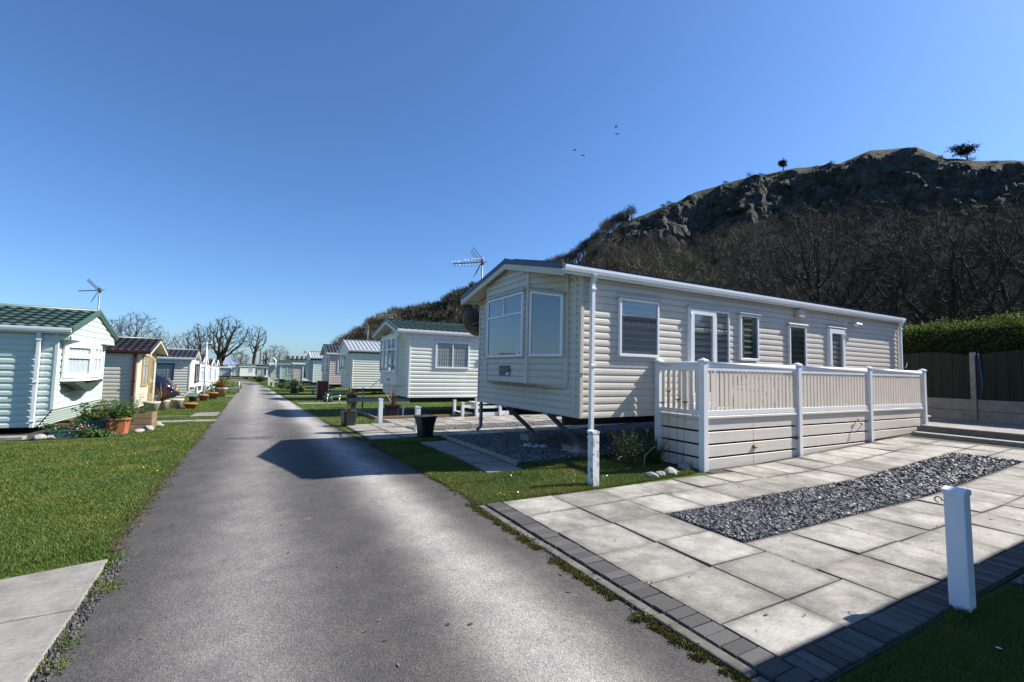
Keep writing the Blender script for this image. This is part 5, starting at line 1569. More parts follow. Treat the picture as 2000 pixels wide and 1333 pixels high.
# far flat land: distant haze-blue hills across the water and scrub along the horizon
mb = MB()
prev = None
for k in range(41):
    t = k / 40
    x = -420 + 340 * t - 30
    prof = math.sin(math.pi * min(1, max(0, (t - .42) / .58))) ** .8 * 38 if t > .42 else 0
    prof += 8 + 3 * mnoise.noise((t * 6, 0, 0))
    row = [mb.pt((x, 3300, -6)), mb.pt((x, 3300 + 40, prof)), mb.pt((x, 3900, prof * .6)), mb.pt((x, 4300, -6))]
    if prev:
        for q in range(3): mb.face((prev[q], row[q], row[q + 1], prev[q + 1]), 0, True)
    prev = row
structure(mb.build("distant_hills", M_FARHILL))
r2 = np.random.default_rng(9)
n = 420
px = r2.uniform(-150, 60, n); py = r2.uniform(190, 240, n)
twig_cloud("far_scrub", np.stack([px, py, np.full(n, -1.9)], 1), r2.uniform(1.2, 3.4, n), r2.uniform(1.5, 3.2, n), 70, isl_mat("far_scrub_twigs", [(.09, .065, .04), (.13, .10, .06), (.07, .07, .035)], .9), tw=(.1, .25), tl=(.5, 1.3), low=0, seed=10)

# ------------------------------------------------------------------ trees one can tell apart
def tree_mesh(seed, H, w, z0=.22, trunk=.25, n_att=1100, step=.5, lean=0.0, stems=1, trunk_r=.4, twig_l=1.0, twig_w=.014, twig_n=5, up_=.12, top=.5):
    """a bare tree grown by space colonisation: limbs reach for points spread through a domed crown"""
    r = np.random.default_rng(seed)
    A = r.normal(0, 1, (n_att, 3)); A /= np.linalg.norm(A, axis=1)[:, None]
    A *= (r.uniform(0, 1, n_att) ** .38)[:, None]
    lump = 1 + .22 * np.sin(np.arctan2(A[:, 1], A[:, 0]) * 3 + seed) * (1 - np.abs(A[:, 2]))
    zc = z0 + (1 - z0) * (1 - top)
    zz = np.where(A[:, 2] > 0, zc + A[:, 2] * (1 - zc), zc + A[:, 2] * (zc - z0))
    A = np.stack([A[:, 0] * w * lump + lean * H * zz, A[:, 1] * w * lump, zz * H], 1)
    nodes, par = [], []
    for k in range(stems):
        a0 = r.uniform(0, 6.28) + k * 3.1; off = np.array([math.cos(a0), math.sin(a0) * .5, 0]) * (trunk_r * 1.4 if stems > 1 else 0)
        p = off + np.array([0, 0, -.4]); prev = -1
        n = max(3, int(trunk * H / step))
        for q in range(n):
            nodes.append(p.copy()); par.append(prev); prev = len(nodes) - 1
            p = p + np.array([lean * .8 + off[0] * .12 + r.normal(0, .10), off[1] * .12 + r.normal(0, .10), 1.0]) * step
    N = np.array(nodes)
    D = np.linalg.norm(A[:, None] - N[None], axis=2); bi = D.argmin(1); bd = D.min(1)
    alive = np.ones(n_att, bool)
    for it in range(140):
        alive &= bd > step * 1.6
        if not alive.any(): break
        near = alive & (bd < H * .55)
        if not near.any(): break
        idx = bi[near]; dv = A[near] - N[idx]; dv /= np.linalg.norm(dv, axis=1)[:, None]
        acc = np.zeros((len(N), 3)); np.add.at(acc, idx, dv)
        u = np.unique(idx)
        d = acc[u]; ln = np.linalg.norm(d, axis=1)
        d = d / np.maximum(ln, 1e-6)[:, None] + r.normal(0, .17, d.shape) + [0, 0, up_]
        d /= np.linalg.norm(d, axis=1)[:, None]
        new = N[u] + d * step
        k0 = len(N); N = np.concatenate([N, new]); par += list(u)
        Dn = np.linalg.norm(A[:, None] - new[None], axis=2); j = Dn.argmin(1); m = Dn[np.arange(n_att), j]
        upd = m < bd; bd = np.where(upd, m, bd); bi = np.where(upd, k0 + j, bi)
        if len(N) > 5000: break
    n = len(N); par = np.array(par)
    rad = np.zeros(n); kids = np.zeros(n, int)
    area = np.zeros(n)
    for i in range(n - 1, -1, -1):
        if area[i] == 0: area[i] = 1.0
        if par[i] >= 0: area[par[i]] += area[i]; kids[par[i]] += 1
    rad = trunk_r * (area / area.max()) ** .60 + .006
    mb = MB()
    for i in range(n):
        q = par[i]
        if q >= 0: mb.tube([N[q], N[i]], [min(rad[q], rad[i] * 1.6), rad[i]], 6 if rad[i] > .12 else (4 if rad[i] > .05 else 3), 0, cap=False)
    tip = np.where((rad < .06) & (par >= 0))[0]
    ti = np.repeat(tip, twig_n); ti = np.concatenate([ti, np.repeat(np.where((kids == 0) & (par >= 0))[0], twig_n)])
    P = N[ti] + (N[par[ti]] - N[ti]) * r.uniform(0, 1, (len(ti), 1))
    E = N[ti] - N[par[ti]]; E /= np.linalg.norm(E, axis=1)[:, None] + 1e-9
    E = E + r.normal(0, .55, E.shape) + [0, 0, .15]; E /= np.linalg.norm(E, axis=1)[:, None]
    L = (twig_l * r.uniform(.5, 1.25, len(ti)))[:, None]
    S = np.cross(E, r.normal(0, 1, E.shape)); S /= np.linalg.norm(S, axis=1)[:, None]
    out = [np.stack([P - S * twig_w, P + S * twig_w, P + E * L], 1)]
    for q in (.35, .65):
        M0 = P + E * L * q; Dd = E * .7 + S * r.choice([-1, 1], len(ti))[:, None] * .7
        out.append(np.stack([M0 - E * twig_w, M0 + E * twig_w, M0 + Dd * L * .5], 1))
    return mb, np.concatenate(out).reshape(-1, 3)
def tree(name, label, loc, seed, H, bark=M_BARK, twm=M_TWIG2, group=None, **kw):
    t = thing(name, label, 'tree', loc, group)
    lim, tv = tree_mesh(seed, H, **kw)
    lim.build('trunk', bark, t)
    np_mesh('crown', tv, np.arange(len(tv)).reshape(-1, 3), twm, t)
    return t
FG = 'bare trees beyond the far caravans'
kw = dict(trunk_r=.42, step=.55, n_att=850, twig_n=4)
tree('bare_tree', 'tall bare tree with twin heavy stems at the road bend, tallest of the skyline trees', (-7.2, 136, -1.65), 21, 15.6, group=FG, w=5.2, z0=.3, trunk=.2, stems=2, n_att=1300, twig_n=3, trunk_r=.62, step=.5)
tree('bare_tree', 'slimmer bare tree leaning close against the left of the twin-stemmed tree', (-12.2, 137, -1.65), 22, 13.4, group=FG, w=2.8, z0=.35, trunk=.32, lean=-.06, **kw)
tree('bare_tree', 'bare tree with a round high crown to the right of the twin-stemmed tree', (-1.0, 136, -1.65), 23, 13.6, group=FG, w=3.0, z0=.45, trunk=.42, lean=.04, **kw)
tree('bare_tree', 'low wide bare tree behind the slate-roofed caravans on the left', (-16.3, 150, -1.65), 24, 12.4, group=FG, w=4.6, z0=.3, trunk=.26, **kw)
tree('bare_tree', 'sparse bare tree with yellowish twigs between the brown and slate roofs', (-24.6, 160, -1.65), 25, 12.8, twm=M_BUDTWIG, group=FG, w=4.4, z0=.25, trunk=.25, **kw)
tree('bare_tree', 'broad bare tree leaning right above the brown tiled roof', (-29.8, 152, -1.65), 26, 16.4, group=FG, w=5.6, z0=.35, trunk=.3, lean=.12, **kw)
tree('bare_tree', 'bare tree partly hidden behind the green gable of the nearest left caravan', (-35, 160, -1.65), 27, 15.0, group=FG, w=5.2, z0=.3, trunk=.3, **kw)
tree('bare_tree', 'pale bushy tree with fine upright twigs left of the castle', (4.4, 150, -1.65), 28, 9.4, twm=isl_mat("pale_twigs", [(.16, .14, .10), (.21, .19, .14), (.13, .11, .08)], .9), group=FG, w=4.0, z0=.12, trunk=.2, twig_n=6, twig_l=1.0, n_att=600, trunk_r=.35, step=.5)
tree('ivy_tree', 'dark ivy-clad trunk beside the pale bushy tree', (2.0, 142, -1.65), 29, 7.2, bark=M_EVERG, twm=M_EVERG, group=FG, w=.75, z0=.1, trunk=.85, twig_w=.13, twig_l=.5, twig_n=9, n_att=120, trunk_r=.4, step=.4)
tree('bare_tree', 'small low bare tree below the lean of the round-crowned tree', (-4.0, 139, -1.65), 30, 6.8, group=FG, w=2.6, z0=.3, trunk=.3, n_att=300, trunk_r=.2, step=.45)

# trees at the foot of the hill behind the beige caravan
HG = 'bare trees at the foot of the hill'
def pol(az, r, z=0): return (r * math.sin(math.radians(az)), r * math.cos(math.radians(az)), z)
k2 = dict(bark=M_DKBARK, twm=M_DKTWIG, group=HG, step=.42, twig_w=.009, twig_l=.9, trunk_r=.36)
tree('bare_tree', 'large spreading bare tree with heavy crooked limbs behind the far end of the beige caravan', pol(63.5, 44), 41, 15.5, **dict(k2, w=8.5, z0=.28, trunk=.22, trunk_r=.6, n_att=2000, twig_n=5, up_=.0))
tree('bare_tree', 'brown budding round-crowned tree above the middle of the beige caravan roof', pol(47.5, 58), 42, 16.8, **dict(k2, w=8.0, z0=.2, trunk=.2, trunk_r=.5, n_att=1300, twm=M_BUDTWIG, twig_n=7, twig_w=.022, step=.5))
tree('bare_tree', 'dark bare tree rising over the right end of the hedge', pol(73, 38), 43, 12.5, w=5.0, z0=.25, trunk=.25, **k2)
tree('bare_tree', 'dark tangled bare tree behind the hedge close to the beige caravan corner', pol(68.5, 37), 44, 9.5, w=4.2, z0=.2, trunk=.2, **k2)
tree('bare_tree', 'thin bare tree between the budding tree and the large spreading tree', pol(54, 54), 45, 11.5, w=3.6, z0=.3, trunk=.3, **k2)
tree('bare_tree', 'ivy-green tinged bare tree left of the large spreading tree', pol(57.0, 49), 46, 10, **dict(k2, w=3.8, z0=.2, trunk=.25, twm=isl_mat("mossy_twigs", [(.035, .04, .018), (.06, .06, .028), (.045, .04, .03)], .9), twig_w=.02))
tree('bare_tree', 'bare tree at the right edge of the picture above the hedge', pol(78, 36), 47, 12, w=4.6, z0=.25, trunk=.25, **k2)
r_ = np.random.default_rng(21)
n = 260
a = r_.uniform(46, 92, n); d = r_.uniform(46, 66, n)
pp = np.stack([d * np.sin(np.radians(a)), d * np.cos(np.radians(a)), np.zeros(n)], 1)
twig_cloud("understorey", pp, r_.uniform(2.5, 6.0, n), r_.uniform(1.2, 2.4, n), 420, isl_mat("understorey_twigs", [(.03, .027, .022), (.055, .047, .039), (.04, .046, .022), (.07, .06, .05)], .9, patch=0.3), tw=(.012, .035), tl=(.6, 1.8), low=.05, seed=22)

def skyline_bush(name, label, az, hgt, wid, seed):
    R = float(hill_R(np.array(az))); z = float(hill_h(np.array(az), np.array(R * .985)))
    p = pol(az, R * .985, z)
    t = thing(name, label, 'tree', p)
    r = np.random.default_rng(seed)
    mb = MB(); mb.tube([(0, 0, -1), (wid * .05, 0, hgt * .4), (wid * .1, .1, hgt * .8)], [.28, .2, .08], 6); mb.build('trunk', M_DKBARK, t)
    n = 2600
    c = r.normal(0, 1, (9, 3)) * [wid * .2, wid * .2, hgt * .15] + [0, 0, hgt * .62]
    P = c[r.integers(0, 9, n)] + r.normal(0, 1, (n, 3)) * [wid * .14, wid * .14, hgt * .09]
    A = r.normal(0, 1, (n, 3)) * .3; B = r.normal(0, 1, (n, 3)) * .3
    V = np.stack([P, P + A, P + B], 1).reshape(-1, 3)
    np_mesh('crown', V, np.arange(3 * n).reshape(-1, 3), M_EVERG, t)
skyline_bush('pine_tree', 'small round tree alone on the skyline of the cliff', 59.8, 5.5, 3.4, 1)
skyline_bush('pine_tree', 'windswept dark tree on the skyline right of the highest crag', 74.2, 6.0, 7.5, 2)
skyline_bush('pine_tree', 'dark evergreen where the wooded ridge meets the cliff on the left', 42.3, 5.5, 4.2, 3)

# ------------------------------------------------------------------ hedge and fence at the right
hd = thing('hedge', 'clipped green hedge standing above the dark wooden fence', 'hedge', (19.0, 0, .35))
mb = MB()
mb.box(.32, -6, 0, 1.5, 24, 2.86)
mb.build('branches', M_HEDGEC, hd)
n = 60000
yy = rng.uniform(-1, 14, n); q = rng.uniform(0, 1, n)
face_f = q < .62
hh = 3.12 + .06 * np.sin(yy * 1.7) + .05 * np.sin(yy * 4.1 + 1)
zf = np.where(face_f, rng.uniform(.9, 1, n) * 0 + rng.uniform(1.0, 3.0, n), hh - .12 + rng.normal(0, .11, n))
xf = np.where(face_f, .22 + .08 * np.sin(yy * 2.3 + zf * 3) + rng.normal(0, .09, n) + .06 * np.sin(yy * 7 + zf * 9) + np.maximum(0, zf - 2.75) * .5, rng.uniform(.2, 1.6, n))
P = np.stack([xf, yy, zf], 1)
A = rng.normal(0, 1, (n, 3)); A /= np.linalg.norm(A, axis=1)[:, None]
B = np.cross(A, rng.normal(0, 1, (n, 3))); B /= np.linalg.norm(B, axis=1)[:, None]
s = rng.uniform(.018, .034, n)[:, None]
V = np.stack([P - A * s * 1.5, P + B * s * .7, P + A * s * 1.5, P - B * s * .7], 1).reshape(-1, 3)
np_mesh('leaves', V, np.arange(4 * n).reshape(-1, 4), M_HEDGE, hd)

fx = 18.25
post_y = [-1.6, .35, 2.3, 4.25 - .0, 5.22, 7.17, 9.12, 11.07]
post_y = [-.63, 1.32, 3.27, 5.22, 7.17, 9.12, 11.07]
fgroup = 'fence panels between concrete posts'
for i, y in enumerate(post_y[1:]):
    pass
fn = thing('fence', 'dark green wooden fence with arched panels, concrete posts and gravel boards', 'fence', (fx, 0, .3))
for y in post_y:
    mb = MB(); mb.box(-.07, y - .06, -.1, .06, y + .06, 2.13); mb.build('post', M_FENCECONC, fn, bevel=.012)
for a, b in zip(post_y, post_y[1:]):
    for k in range(2):
        mb = MB(); mb.box(-.025, a + .062, .12 + k * .325 + (.004 if k else 0), .025, b - .062, .12 + (k + 1) * .325 - .004); mb.build('gravel_board', M_FENCECONC, fn, bevel=.01)
    mb = MB()
    n = 14
    for k in range(n):
        y0, y1 = a + .065 + (b - a - .13) * k / n, a + .065 + (b - a - .13) * (k + 1) / n
        h0, h1 = [2.03 + .13 * math.sin(math.pi * (y - a) / (b - a)) for y in (y0, y1)]
        o = .012 if k % 2 else 0
        mb.hexa([(-.02 - o, y0, .775), (.0, y0, .775), (.0, y1, .775), (-.02 - o, y1, .775), (-.02 - o, y0, h0), (.0, y0, h0), (.0, y1, h1), (-.02 - o, y1, h1)])
    mb.build('panel', M_FENCE, fn)
rp = MB(); rp.tube([(fx - .1, 5.08, 2.4), (fx - .09, 5.04, 1.9), (fx - .12, 5.0, 1.5), (fx - .09, 5.06, 1.08)], .012, 6)
tag(rp.build('rope', M_BLUEROPE), 'blue rope hanging down the fence beside the concrete post', 'rope')
hg = MB(); hg.tube([(fx - .05, 6.95, 2.3), (fx - .12, 6.95, 2.28), (fx - .14, 6.93, 2.1), (fx - .12, 6.85, 1.95), (fx - .12, 6.75, 2.0), (fx - .13, 6.72, 2.15)], .014, 6)
hg.box(fx - .16, 6.88, 2.27, fx - .04, 7.0, 2.33)
tag(hg.build('hose_hook', M_ALU), 'metal hook and loop of hose fixed to the fence panel', 'hook')

# ------------------------------------------------------------------ bollards, pots, plants and other small things
def bollard(label, x, y, h, w=.125, m=M_WHITE, rz=0, group=None, hook=False, tilt=(0, 0)):
    t = thing('bollard', label, 'bollard', (x, y, G(x, y)), group, rz)
    t.rotation_euler = (tilt[0], tilt[1], rz)
    mb = MB(); mb.box(-w / 2, -w / 2, -.08, w / 2, w / 2, h - .045); mb.build('post', m, t, bevel=.006)
    cp = MB()
    e = w / 2 + .006
    cp.box(-e, -e, h - .045, e, e, h - .012)
    q = [(-e, -e, h - .012), (e, -e, h - .012), (e, e, h - .012), (-e, e, h - .012)]
    ri = [(0, -e, h + .006), (0, e, h + .006)]
    cp.poly([q[0], q[1], ri[0]]); cp.poly([q[2], q[3], ri[1]]); cp.poly([q[1], q[2], ri[1], ri[0]]); cp.poly([q[3], q[0], ri[0], ri[1]])
    cp.build('cap', m, t, bevel=.003, bseg=1)
    if hook:
        hk = MB()
        hk.tube([(-.02, w / 2, h - .10), (-.02, w / 2 + .02, h - .10)] + [(-.02, w / 2 + .04 + .02 * math.cos(a), h - .10 + .02 * math.sin(a)) for a in np.linspace(3.1, -1.6, 9)], .004, 5)
        hk.build('hook', M_DKSTEEL, t)
    return t
def flaking():
    m, n, l, p = nt_new("flaking_paint")
    tn_ = noise_node(n, l, 26, 6, .75, stretch=(1, 1, .6))
    f = ramp(n, l, tn_.outputs[0], [(.56, (0, 0, 0)), (.6, (1, 1, 1))])
    g = n.new("ShaderNodeNewGeometry")
    l.new(mixc(n, l, f.outputs[0], (.78, .78, .77), (.5, .49, .46)), p.inputs["Base Color"])
    p.inputs["Roughness"].default_value = .7
    bump(n, l, f.outputs[0], 1.0, .02, p)
    return m
BG = 'white bollards along the road'
bollard('tall clean white bollard in the shade at the near patio corner', 4.385, 1.36, .84, .112, group=BG, hook=True, tilt=(-.012, .0))
bollard('weathered white bollard with flaking paint on the grass beside the beige caravan', 4.2, 5.16, .79, .115, flaking(), group=BG, tilt=(.0, -.012))
bollard('white bollard on the grass corner of the second patio, in front of the timber edging', 3.46, 14.75, .78, .12, group=BG)
bollard('white bollard rising behind the flared black planter', 3.72, 11.75, .70, .12, group=BG)
bollard('small distant white bollard on the verge, standing in a pale slab', 1.6, 76, .9, .22, group=BG)
bollard('distant white bollard nearest the road edge near the sage caravan', 2.0, 70, .9, .2, group=BG)
bollard('short grey marker post under the front of the pale cream caravan', 4.7, 16.6, .55, .06, M_STEEL)

def blob_leaves(par, name, m, n, c, r, s, seed=0, droop=0):
    g_ = np.random.default_rng(seed)
    P = g_.normal(0, .5, (n, 3)) * r + c
    A = g_.normal(0, 1, (n, 3)); A /= np.linalg.norm(A, axis=1)[:, None]
    B = np.cross(A, g_.normal(0, 1, (n, 3))); B /= np.linalg.norm(B, axis=1)[:, None]
    k = g_.uniform(.6, 1.3, (n, 1)) * s
    V = np.stack([P - A * k, P + B * k * .5, P + A * k, P - B * k * .5], 1).reshape(-1, 3)
    return np_mesh(name, V, np.arange(4 * n).reshape(-1, 4), m, par)
def spikes(par, name, m, n, base, ln, w, seed=0, el=(20, 80), bend=.5):
    """arching strap leaves radiating from one point"""
    g_ = random.Random(seed); mb = MB()
    for k in range(n):
        a = g_.uniform(0, 6.283); e = math.radians(g_.uniform(*el)); L = ln * g_.uniform(.6, 1.1)
        d = Vector((math.cos(a) * math.cos(e), math.sin(a) * math.cos(e), math.sin(e))); s = Vector((-math.sin(a), math.cos(a), 0))
        p = Vector(base); prev = None
        for q in range(5):
            ww = w * (1 - (q / 4) ** 1.5) * .5 + .0005
            r = (mb.pt(p - s * ww), mb.pt(p + s * ww))
            if prev: mb.face((prev[0], prev[1], r[1], r[0]))
            prev = r
            p = p + d * L / 4; d = (d + Vector((0, 0, -bend * .25 * (1 if q else .4)))).normalized()
    return mb.build(name, m, par)
def stems_plant(par, n, h, spread, seed, leafm=M_LEAF, leaf=.05, stemm=None):
    g_ = random.Random(seed); mb = MB(); pts = []
    for k in range(n):
        a = g_.uniform(0, 6.283); rr = spread * g_.random() ** .5
        b = Vector((math.cos(a) * rr * .4, math.sin(a) * rr * .4, 0)); t = Vector((math.cos(a) * rr, math.sin(a) * rr, h * g_.uniform(.55, 1.05)))
        m_ = b.lerp(t, .5) + Vector((g_.gauss(0, .03), g_.gauss(0, .03), .02))
        mb.tube([b, m_, t], [.006, .005, .003], 4, cap=False)
        for f in np.linspace(.25, 1, 9): pts.append((b.lerp(t, f)))
    mb.build('stems', stemm or M_STEM, par)
    g2 = np.random.default_rng(seed); P = np.repeat(np.array(pts), 5, 0); n_ = len(P)
    P = P + g2.normal(0, .02, P.shape)
    az = g2.uniform(0, 6.28, n_); D = np.stack([np.cos(az), np.sin(az), g2.uniform(-.3, .7, n_)], 1); D /= np.linalg.norm(D, axis=1)[:, None]
    S = np.stack([-np.sin(az), np.cos(az), g2.normal(0, .3, n_)], 1)
    L = (g2.uniform(.6, 1.2, n_) * leaf)[:, None]
    V = np.stack([P, P + D * L * .5 + S * L * .28, P + D * L - [0, 0, .2] * L, P + D * L * .5 - S * L * .28], 1).reshape(-1, 3)
    np_mesh('leaves', V, np.arange(4 * n_).reshape(-1, 4), leafm, par)

def pot(name, label, x, y, prof, m, sq=None, group=None, z=None, rz=0, n=24):
    t = thing(name, label, 'plant pot', (x, y, G(x, y) if z is None else z), group, rz)
    mb = MB(); mb.lathe(prof, n=4 if sq else n, sq=sq) if not sq else mb.lathe(prof, n=16, sq=sq)
    mb.build('pot_body', m, t)
    top = prof[-1]; so = MB(); so.lathe([(top[0] * .9, top[1] - .03), (top[0] * .88, top[1] - .02)], n=16, sq=sq); so.build('soil', M_SOIL, t)
    return t
# flared black planter and its neighbours along the right verge
t = pot('planter', 'flared square black planter on the grass in front of a white bollard', 3.62, 10.78, [(.15, .0), (.155, .05), (.175, .28), (.215, .47), (.235, .50), (.235, .53), (.21, .53)], M_BLACK, sq=(1, 1), rz=.25)
t = pot('planter', 'narrow black planter with a dry spiky plant beside the road', 2.42, 14.2, [(.16, 0), (.17, .02), (.20, .40), (.205, .42), (.205, .45), (.18, .45)], M_BLACK, sq=(1, 1), rz=.2)
spikes(t, 'spiky_leaves', isl_mat("dry_strap_leaf", [(.20, .13, .06), (.28, .2, .1), (.14, .12, .05)], .7), 46, (0, 0, .42), .36, .018, 3, (5, 85), .6)
t = pot('planter', 'square black planter with a dark red spiky plant under the pale cream caravan front', 4.35, 16.75, [(.2, 0), (.22, .3), (.26, .42), (.26, .46), (.23, .46)], M_BLACK, sq=(1, 1))
spikes(t, 'spiky_leaves', M_CORDY, 40, (0, 0, .45), .75, .03, 5, (20, 85), .35)
t = pot('planter', 'tall black planter with dark drooping foliage in front of the ivory caravan', 3.95, 22.6, [(.2, 0), (.22, .5), (.24, .62), (.24, .66), (.2, .66)], M_BLACK, sq=(1, 1))
spikes(t, 'spiky_leaves', M_CORDY, 50, (0, 0, .62), .6, .03, 6, (0, 80), .6)
t = pot('planter', 'black planter with bushy dark foliage on the verge by the rose beige caravan', 2.9, 43.5, [(.3, 0), (.34, .5), (.34, .55), (.3, .55)], M_BLACK)
blob_leaves(t, 'leaves', M_LEAFD, 500, (0, 0, .85), (.35, .35, .3), .09, 2)
t = pot('planter', 'dark planter with reddish spikes beside the mint caravan hitch', 3.6, 46.5, [(.25, 0), (.3, .4), (.3, .45), (.26, .45)], M_BLACK)
spikes(t, 'spiky_leaves', M_CORDY, 50, (0, 0, .45), .8, .06, 8, (10, 80), .4)
for (x, y, h, lab) in ((3.35, 31.0, 1.12, 'dark red cabinet with a pale side in front of the ivory caravan'), (2.55, 66.5, 1.0, 'small dark red cabinet on the verge near the fawn caravan')):
    c = thing('cabinet', lab, 'cabinet', (x, y, G(x, y)))
    mb = MB(); mb.box(0, 0, 0, .62, .5, h); mb.build('case', M_REDBOX, c, bevel=.015)
    mb = MB(); mb.box(-.012, -.01, h, .632, .51, h + .03); mb.build('lid', M_REDBOX, c, bevel=.006)
    mb = MB(); mb.box(-.014, .04, .05, -.001, .46, h - .05); mb.build('door', mat("pale_side_panel", (.36, .35, .33), .5, .15), c)  # flat pale panel covering one side of the red case
for (x, y, lab) in ((3.55, 27.6, 'low green tub beside the dark red cabinet'),):
    t = pot('tub', lab, x, y, [(.22, 0), (.27, .3), (.28, .33), (.25, .33)], M_GREENPOT)
    blob_leaves(t, 'leaves', M_LEAFD, 160, (0, 0, .42), (.25, .25, .15), .06, 4)
for k, (x, y) in enumerate(((3.3, 25.9), (3.75, 24.9))):
    mb = MB(); mb.tube([(x, y, G(x, y)), (x, y, G(x, y) + .42)], .022, 8); mb.lathe([(.05, .42), (.06, .44), (.06, .5), (.03, .52)], (x, y, G(x, y)), 10)
    tag(mb.build('garden_light', M_ALU), ('solar garden light stake nearer the red cabinet' if k == 0 else 'solar garden light stake nearer the pale cream caravan'), 'garden light', 'garden lights on the right verge')

# timber edgings
def plank(label, pts, w=.05, h=.13, m=M_TIMBER, zo=.04):
    mb = MB()
    for a, b in zip(pts, pts[1:]): mb.beam((a[0], a[1], G(*a) + zo), (b[0], b[1], G(*b) + zo), w, h)
    return tag(mb.build('timber_edging', m, bevel=.006), label, 'edging')
plank('timber edging along the front of the gravel under the beige caravan', [(3.93, 6.85), (3.98, 10.72)], .06, .11, M_TIMBERG, .03)
plank('timber edging between the second patio and the pale cream caravan', [(3.62, 16.0), (6.4, 16.02)], .07, .14)
plank('short timber edging returning from the second patio along the grass', [(3.6, 15.95), (3.75, 21.3)], .06, .12)
plank('timber edging behind the second patio close to the white steps', [(7.0, 15.98), (12.1, 15.96)], .07, .16)
bed("gravel_bed", 3.65, 16.1, 6.4, 21.2, M_GRAVELBED, .014)
# white entrance steps of the second caravan
st = thing('entrance_steps', 'white plastic entrance steps with handrail at the side of the pale cream caravan', 'steps', (6.75, 15.9, G(6.75, 15.9)))
for x, y, h in ((0, .02, .52), (.55, -.02, .66), (1.55, -.02, .45), (.05, .95, .55), (2.4, .0, .45)):
    mb = MB(); mb.box(x - .05, y - .05, -.05, x + .05, y + .05, h); mb.box(x - .06, y - .06, h, x + .06, y + .06, h + .03); mb.build('post', M_WHITE, st, bevel=.005)
for k in range(3):
    mb = MB(); mb.box(.06 + k * .3, .05, .12 + k * .18, .42 + k * .3, .98, .16 + k * .18); mb.build('tread', M_WHITE, st, bevel=.005)
for a, b in (((0, -.0, .40), (.55, -.0, .40)), ((.55, .0, .36), (1.55, .0, .36)), ((.55, -.0, .08), (1.55, -.0, .08)), ((1.55, 0, .12), (2.4, 0, .12))):
    mb = MB(); mb.beam(a, b, .04, .09 if a[2] > .3 else .16); mb.build('side_rail', M_WHITE, st)
mb = MB(); mb.beam((.55, 0, .64), (1.2, .0, 1.25), .05, .06); mb.build('hand_rail', M_WHITE, st)

# plants beside the veranda
sh = thing('shrub', 'small leafy shrub with bare woody stems at the foot of the veranda', 'shrub', (5.72, 6.02, 0))
stems_plant(sh, 26, .62, .34, 31, M_LEAFD, .035)
blob_leaves(sh, 'leaves', M_LEAFD, 900, (-.1, -.02, .3), (.30, .26, .24), .02, 32)
bt = MB(); bt.tube([(.1, -.2, .02), (.16, -.16, .2), (.3, -.22, .34), (.36, -.25, .36)], [.014, .012, .009, .005], 6); bt.tube([(-.3, -.1, .2), (-.45, -.2, .23), (-.55, -.28, .2)], [.01, .008, .004], 5); bt.build('branch', mat("grey_bark", (.3, .27, .23), .9, .3, 20), sh)
ir = thing('strappy_plant', 'clump of dark strap leaves between the shrub and the veranda corner', 'plant', (6.22, 5.95, 0))
spikes(ir, 'strap_leaves', M_LEAFD, 130, (0, 0, 0), .58, .022, 34, (30, 88), .35)
dr = thing('dried_flower_stems', 'tall thin dried flower stems in front of the veranda end', 'plant', (6.42, 5.62, 0))
for k, (dx, dy, h) in enumerate(((-.1, .1, 1.3), (0, .02, 1.16), (.06, -.06, 1.12), (.14, -.16, .9), (-.16, .16, 1.1))):
    mb = MB(); mb.tube([(dx, dy, 0), (dx * 1.2, dy, h * .5), (dx * 1.5 + .02, dy, h)], [.005, .004, .003], 4)
    for q in range(7): a = q * .9; mb.tube([(dx * 1.5 + .02, dy, h - .02), (dx * 1.5 + .02 + .05 * math.cos(a), dy + .05 * math.sin(a), h + .015)], [.003, .009], 4)
    mb.build('stem', M_STEM, dr)
def rock(label, x, y, s, seed, m=M_ROCK, group=None, z=None, fl=.65):
    import bmesh
    bm = bmesh.new(); bmesh.ops.create_icosphere(bm, subdivisions=3, radius=1)
    for v in bm.verts:
        d = 1 + .32 * mnoise.noise(v.co * 1.3 + Vector((seed * 3.1, seed, 0))) + .10 * mnoise.noise(v.co * 4 + Vector((seed, 0, 2)))
        v.co = Vector((v.co.x * s * d * 1.15, v.co.y * s * d * .9, v.co.z * s * d * fl))
    me = bpy.data.meshes.new('rock'); bm.to_mesh(me); bm.free(); me.materials.append(m)
    for p in me.polygons: p.use_smooth = True
    o = bpy.data.objects.new('rock', me); COL.objects.link(o)
    o.location = (x, y, (G(x, y) if z is None else z) + s * fl * .55); o.rotation_euler = (0, 0, seed)
    return tag(o, label, 'rock', group)
RG = 'rocks edging the flower bed at the veranda corner'
for k, (x, y, s, lab) in enumerate(((5.42, 5.24, .085, 'flat grey rock at the grass end of the rock row'), (5.62, 5.27, .075, 'small whitish rock second in the row by the veranda corner'), (5.86, 5.28, .115, 'largest grey rock in the row by the veranda corner'),
                                   (6.03, 5.36, .07, 'tall pale rock behind the largest one in the row'), (6.28, 5.33, .075, 'speckled rock close to the veranda corner post'), (6.40, 5.48, .12, 'dark rounded rock against the veranda skirting'))):
    rock(lab, x, y, s, k + 2, group=RG)
RG2 = 'stones under the beige caravan'
for k, (x, y, s, lab) in enumerate(((5.05, 8.35, .10, 'white egg-shaped stone under the beige caravan, leftmost of the group'), (5.2, 8.25, .08, 'round pale stone in the middle of the group under the beige caravan'), (5.32, 8.15, .085, 'flat pale stone right of the group under the beige caravan'), (5.55, 7.3, .16, 'large mossy boulder under the near corner of the beige caravan'))):
    rock(lab, x, y, s, k + 12, mat("pale_stone", (.55, .53, .48), .8, .2, 9) if k < 3 else M_ROCK, group=RG2)

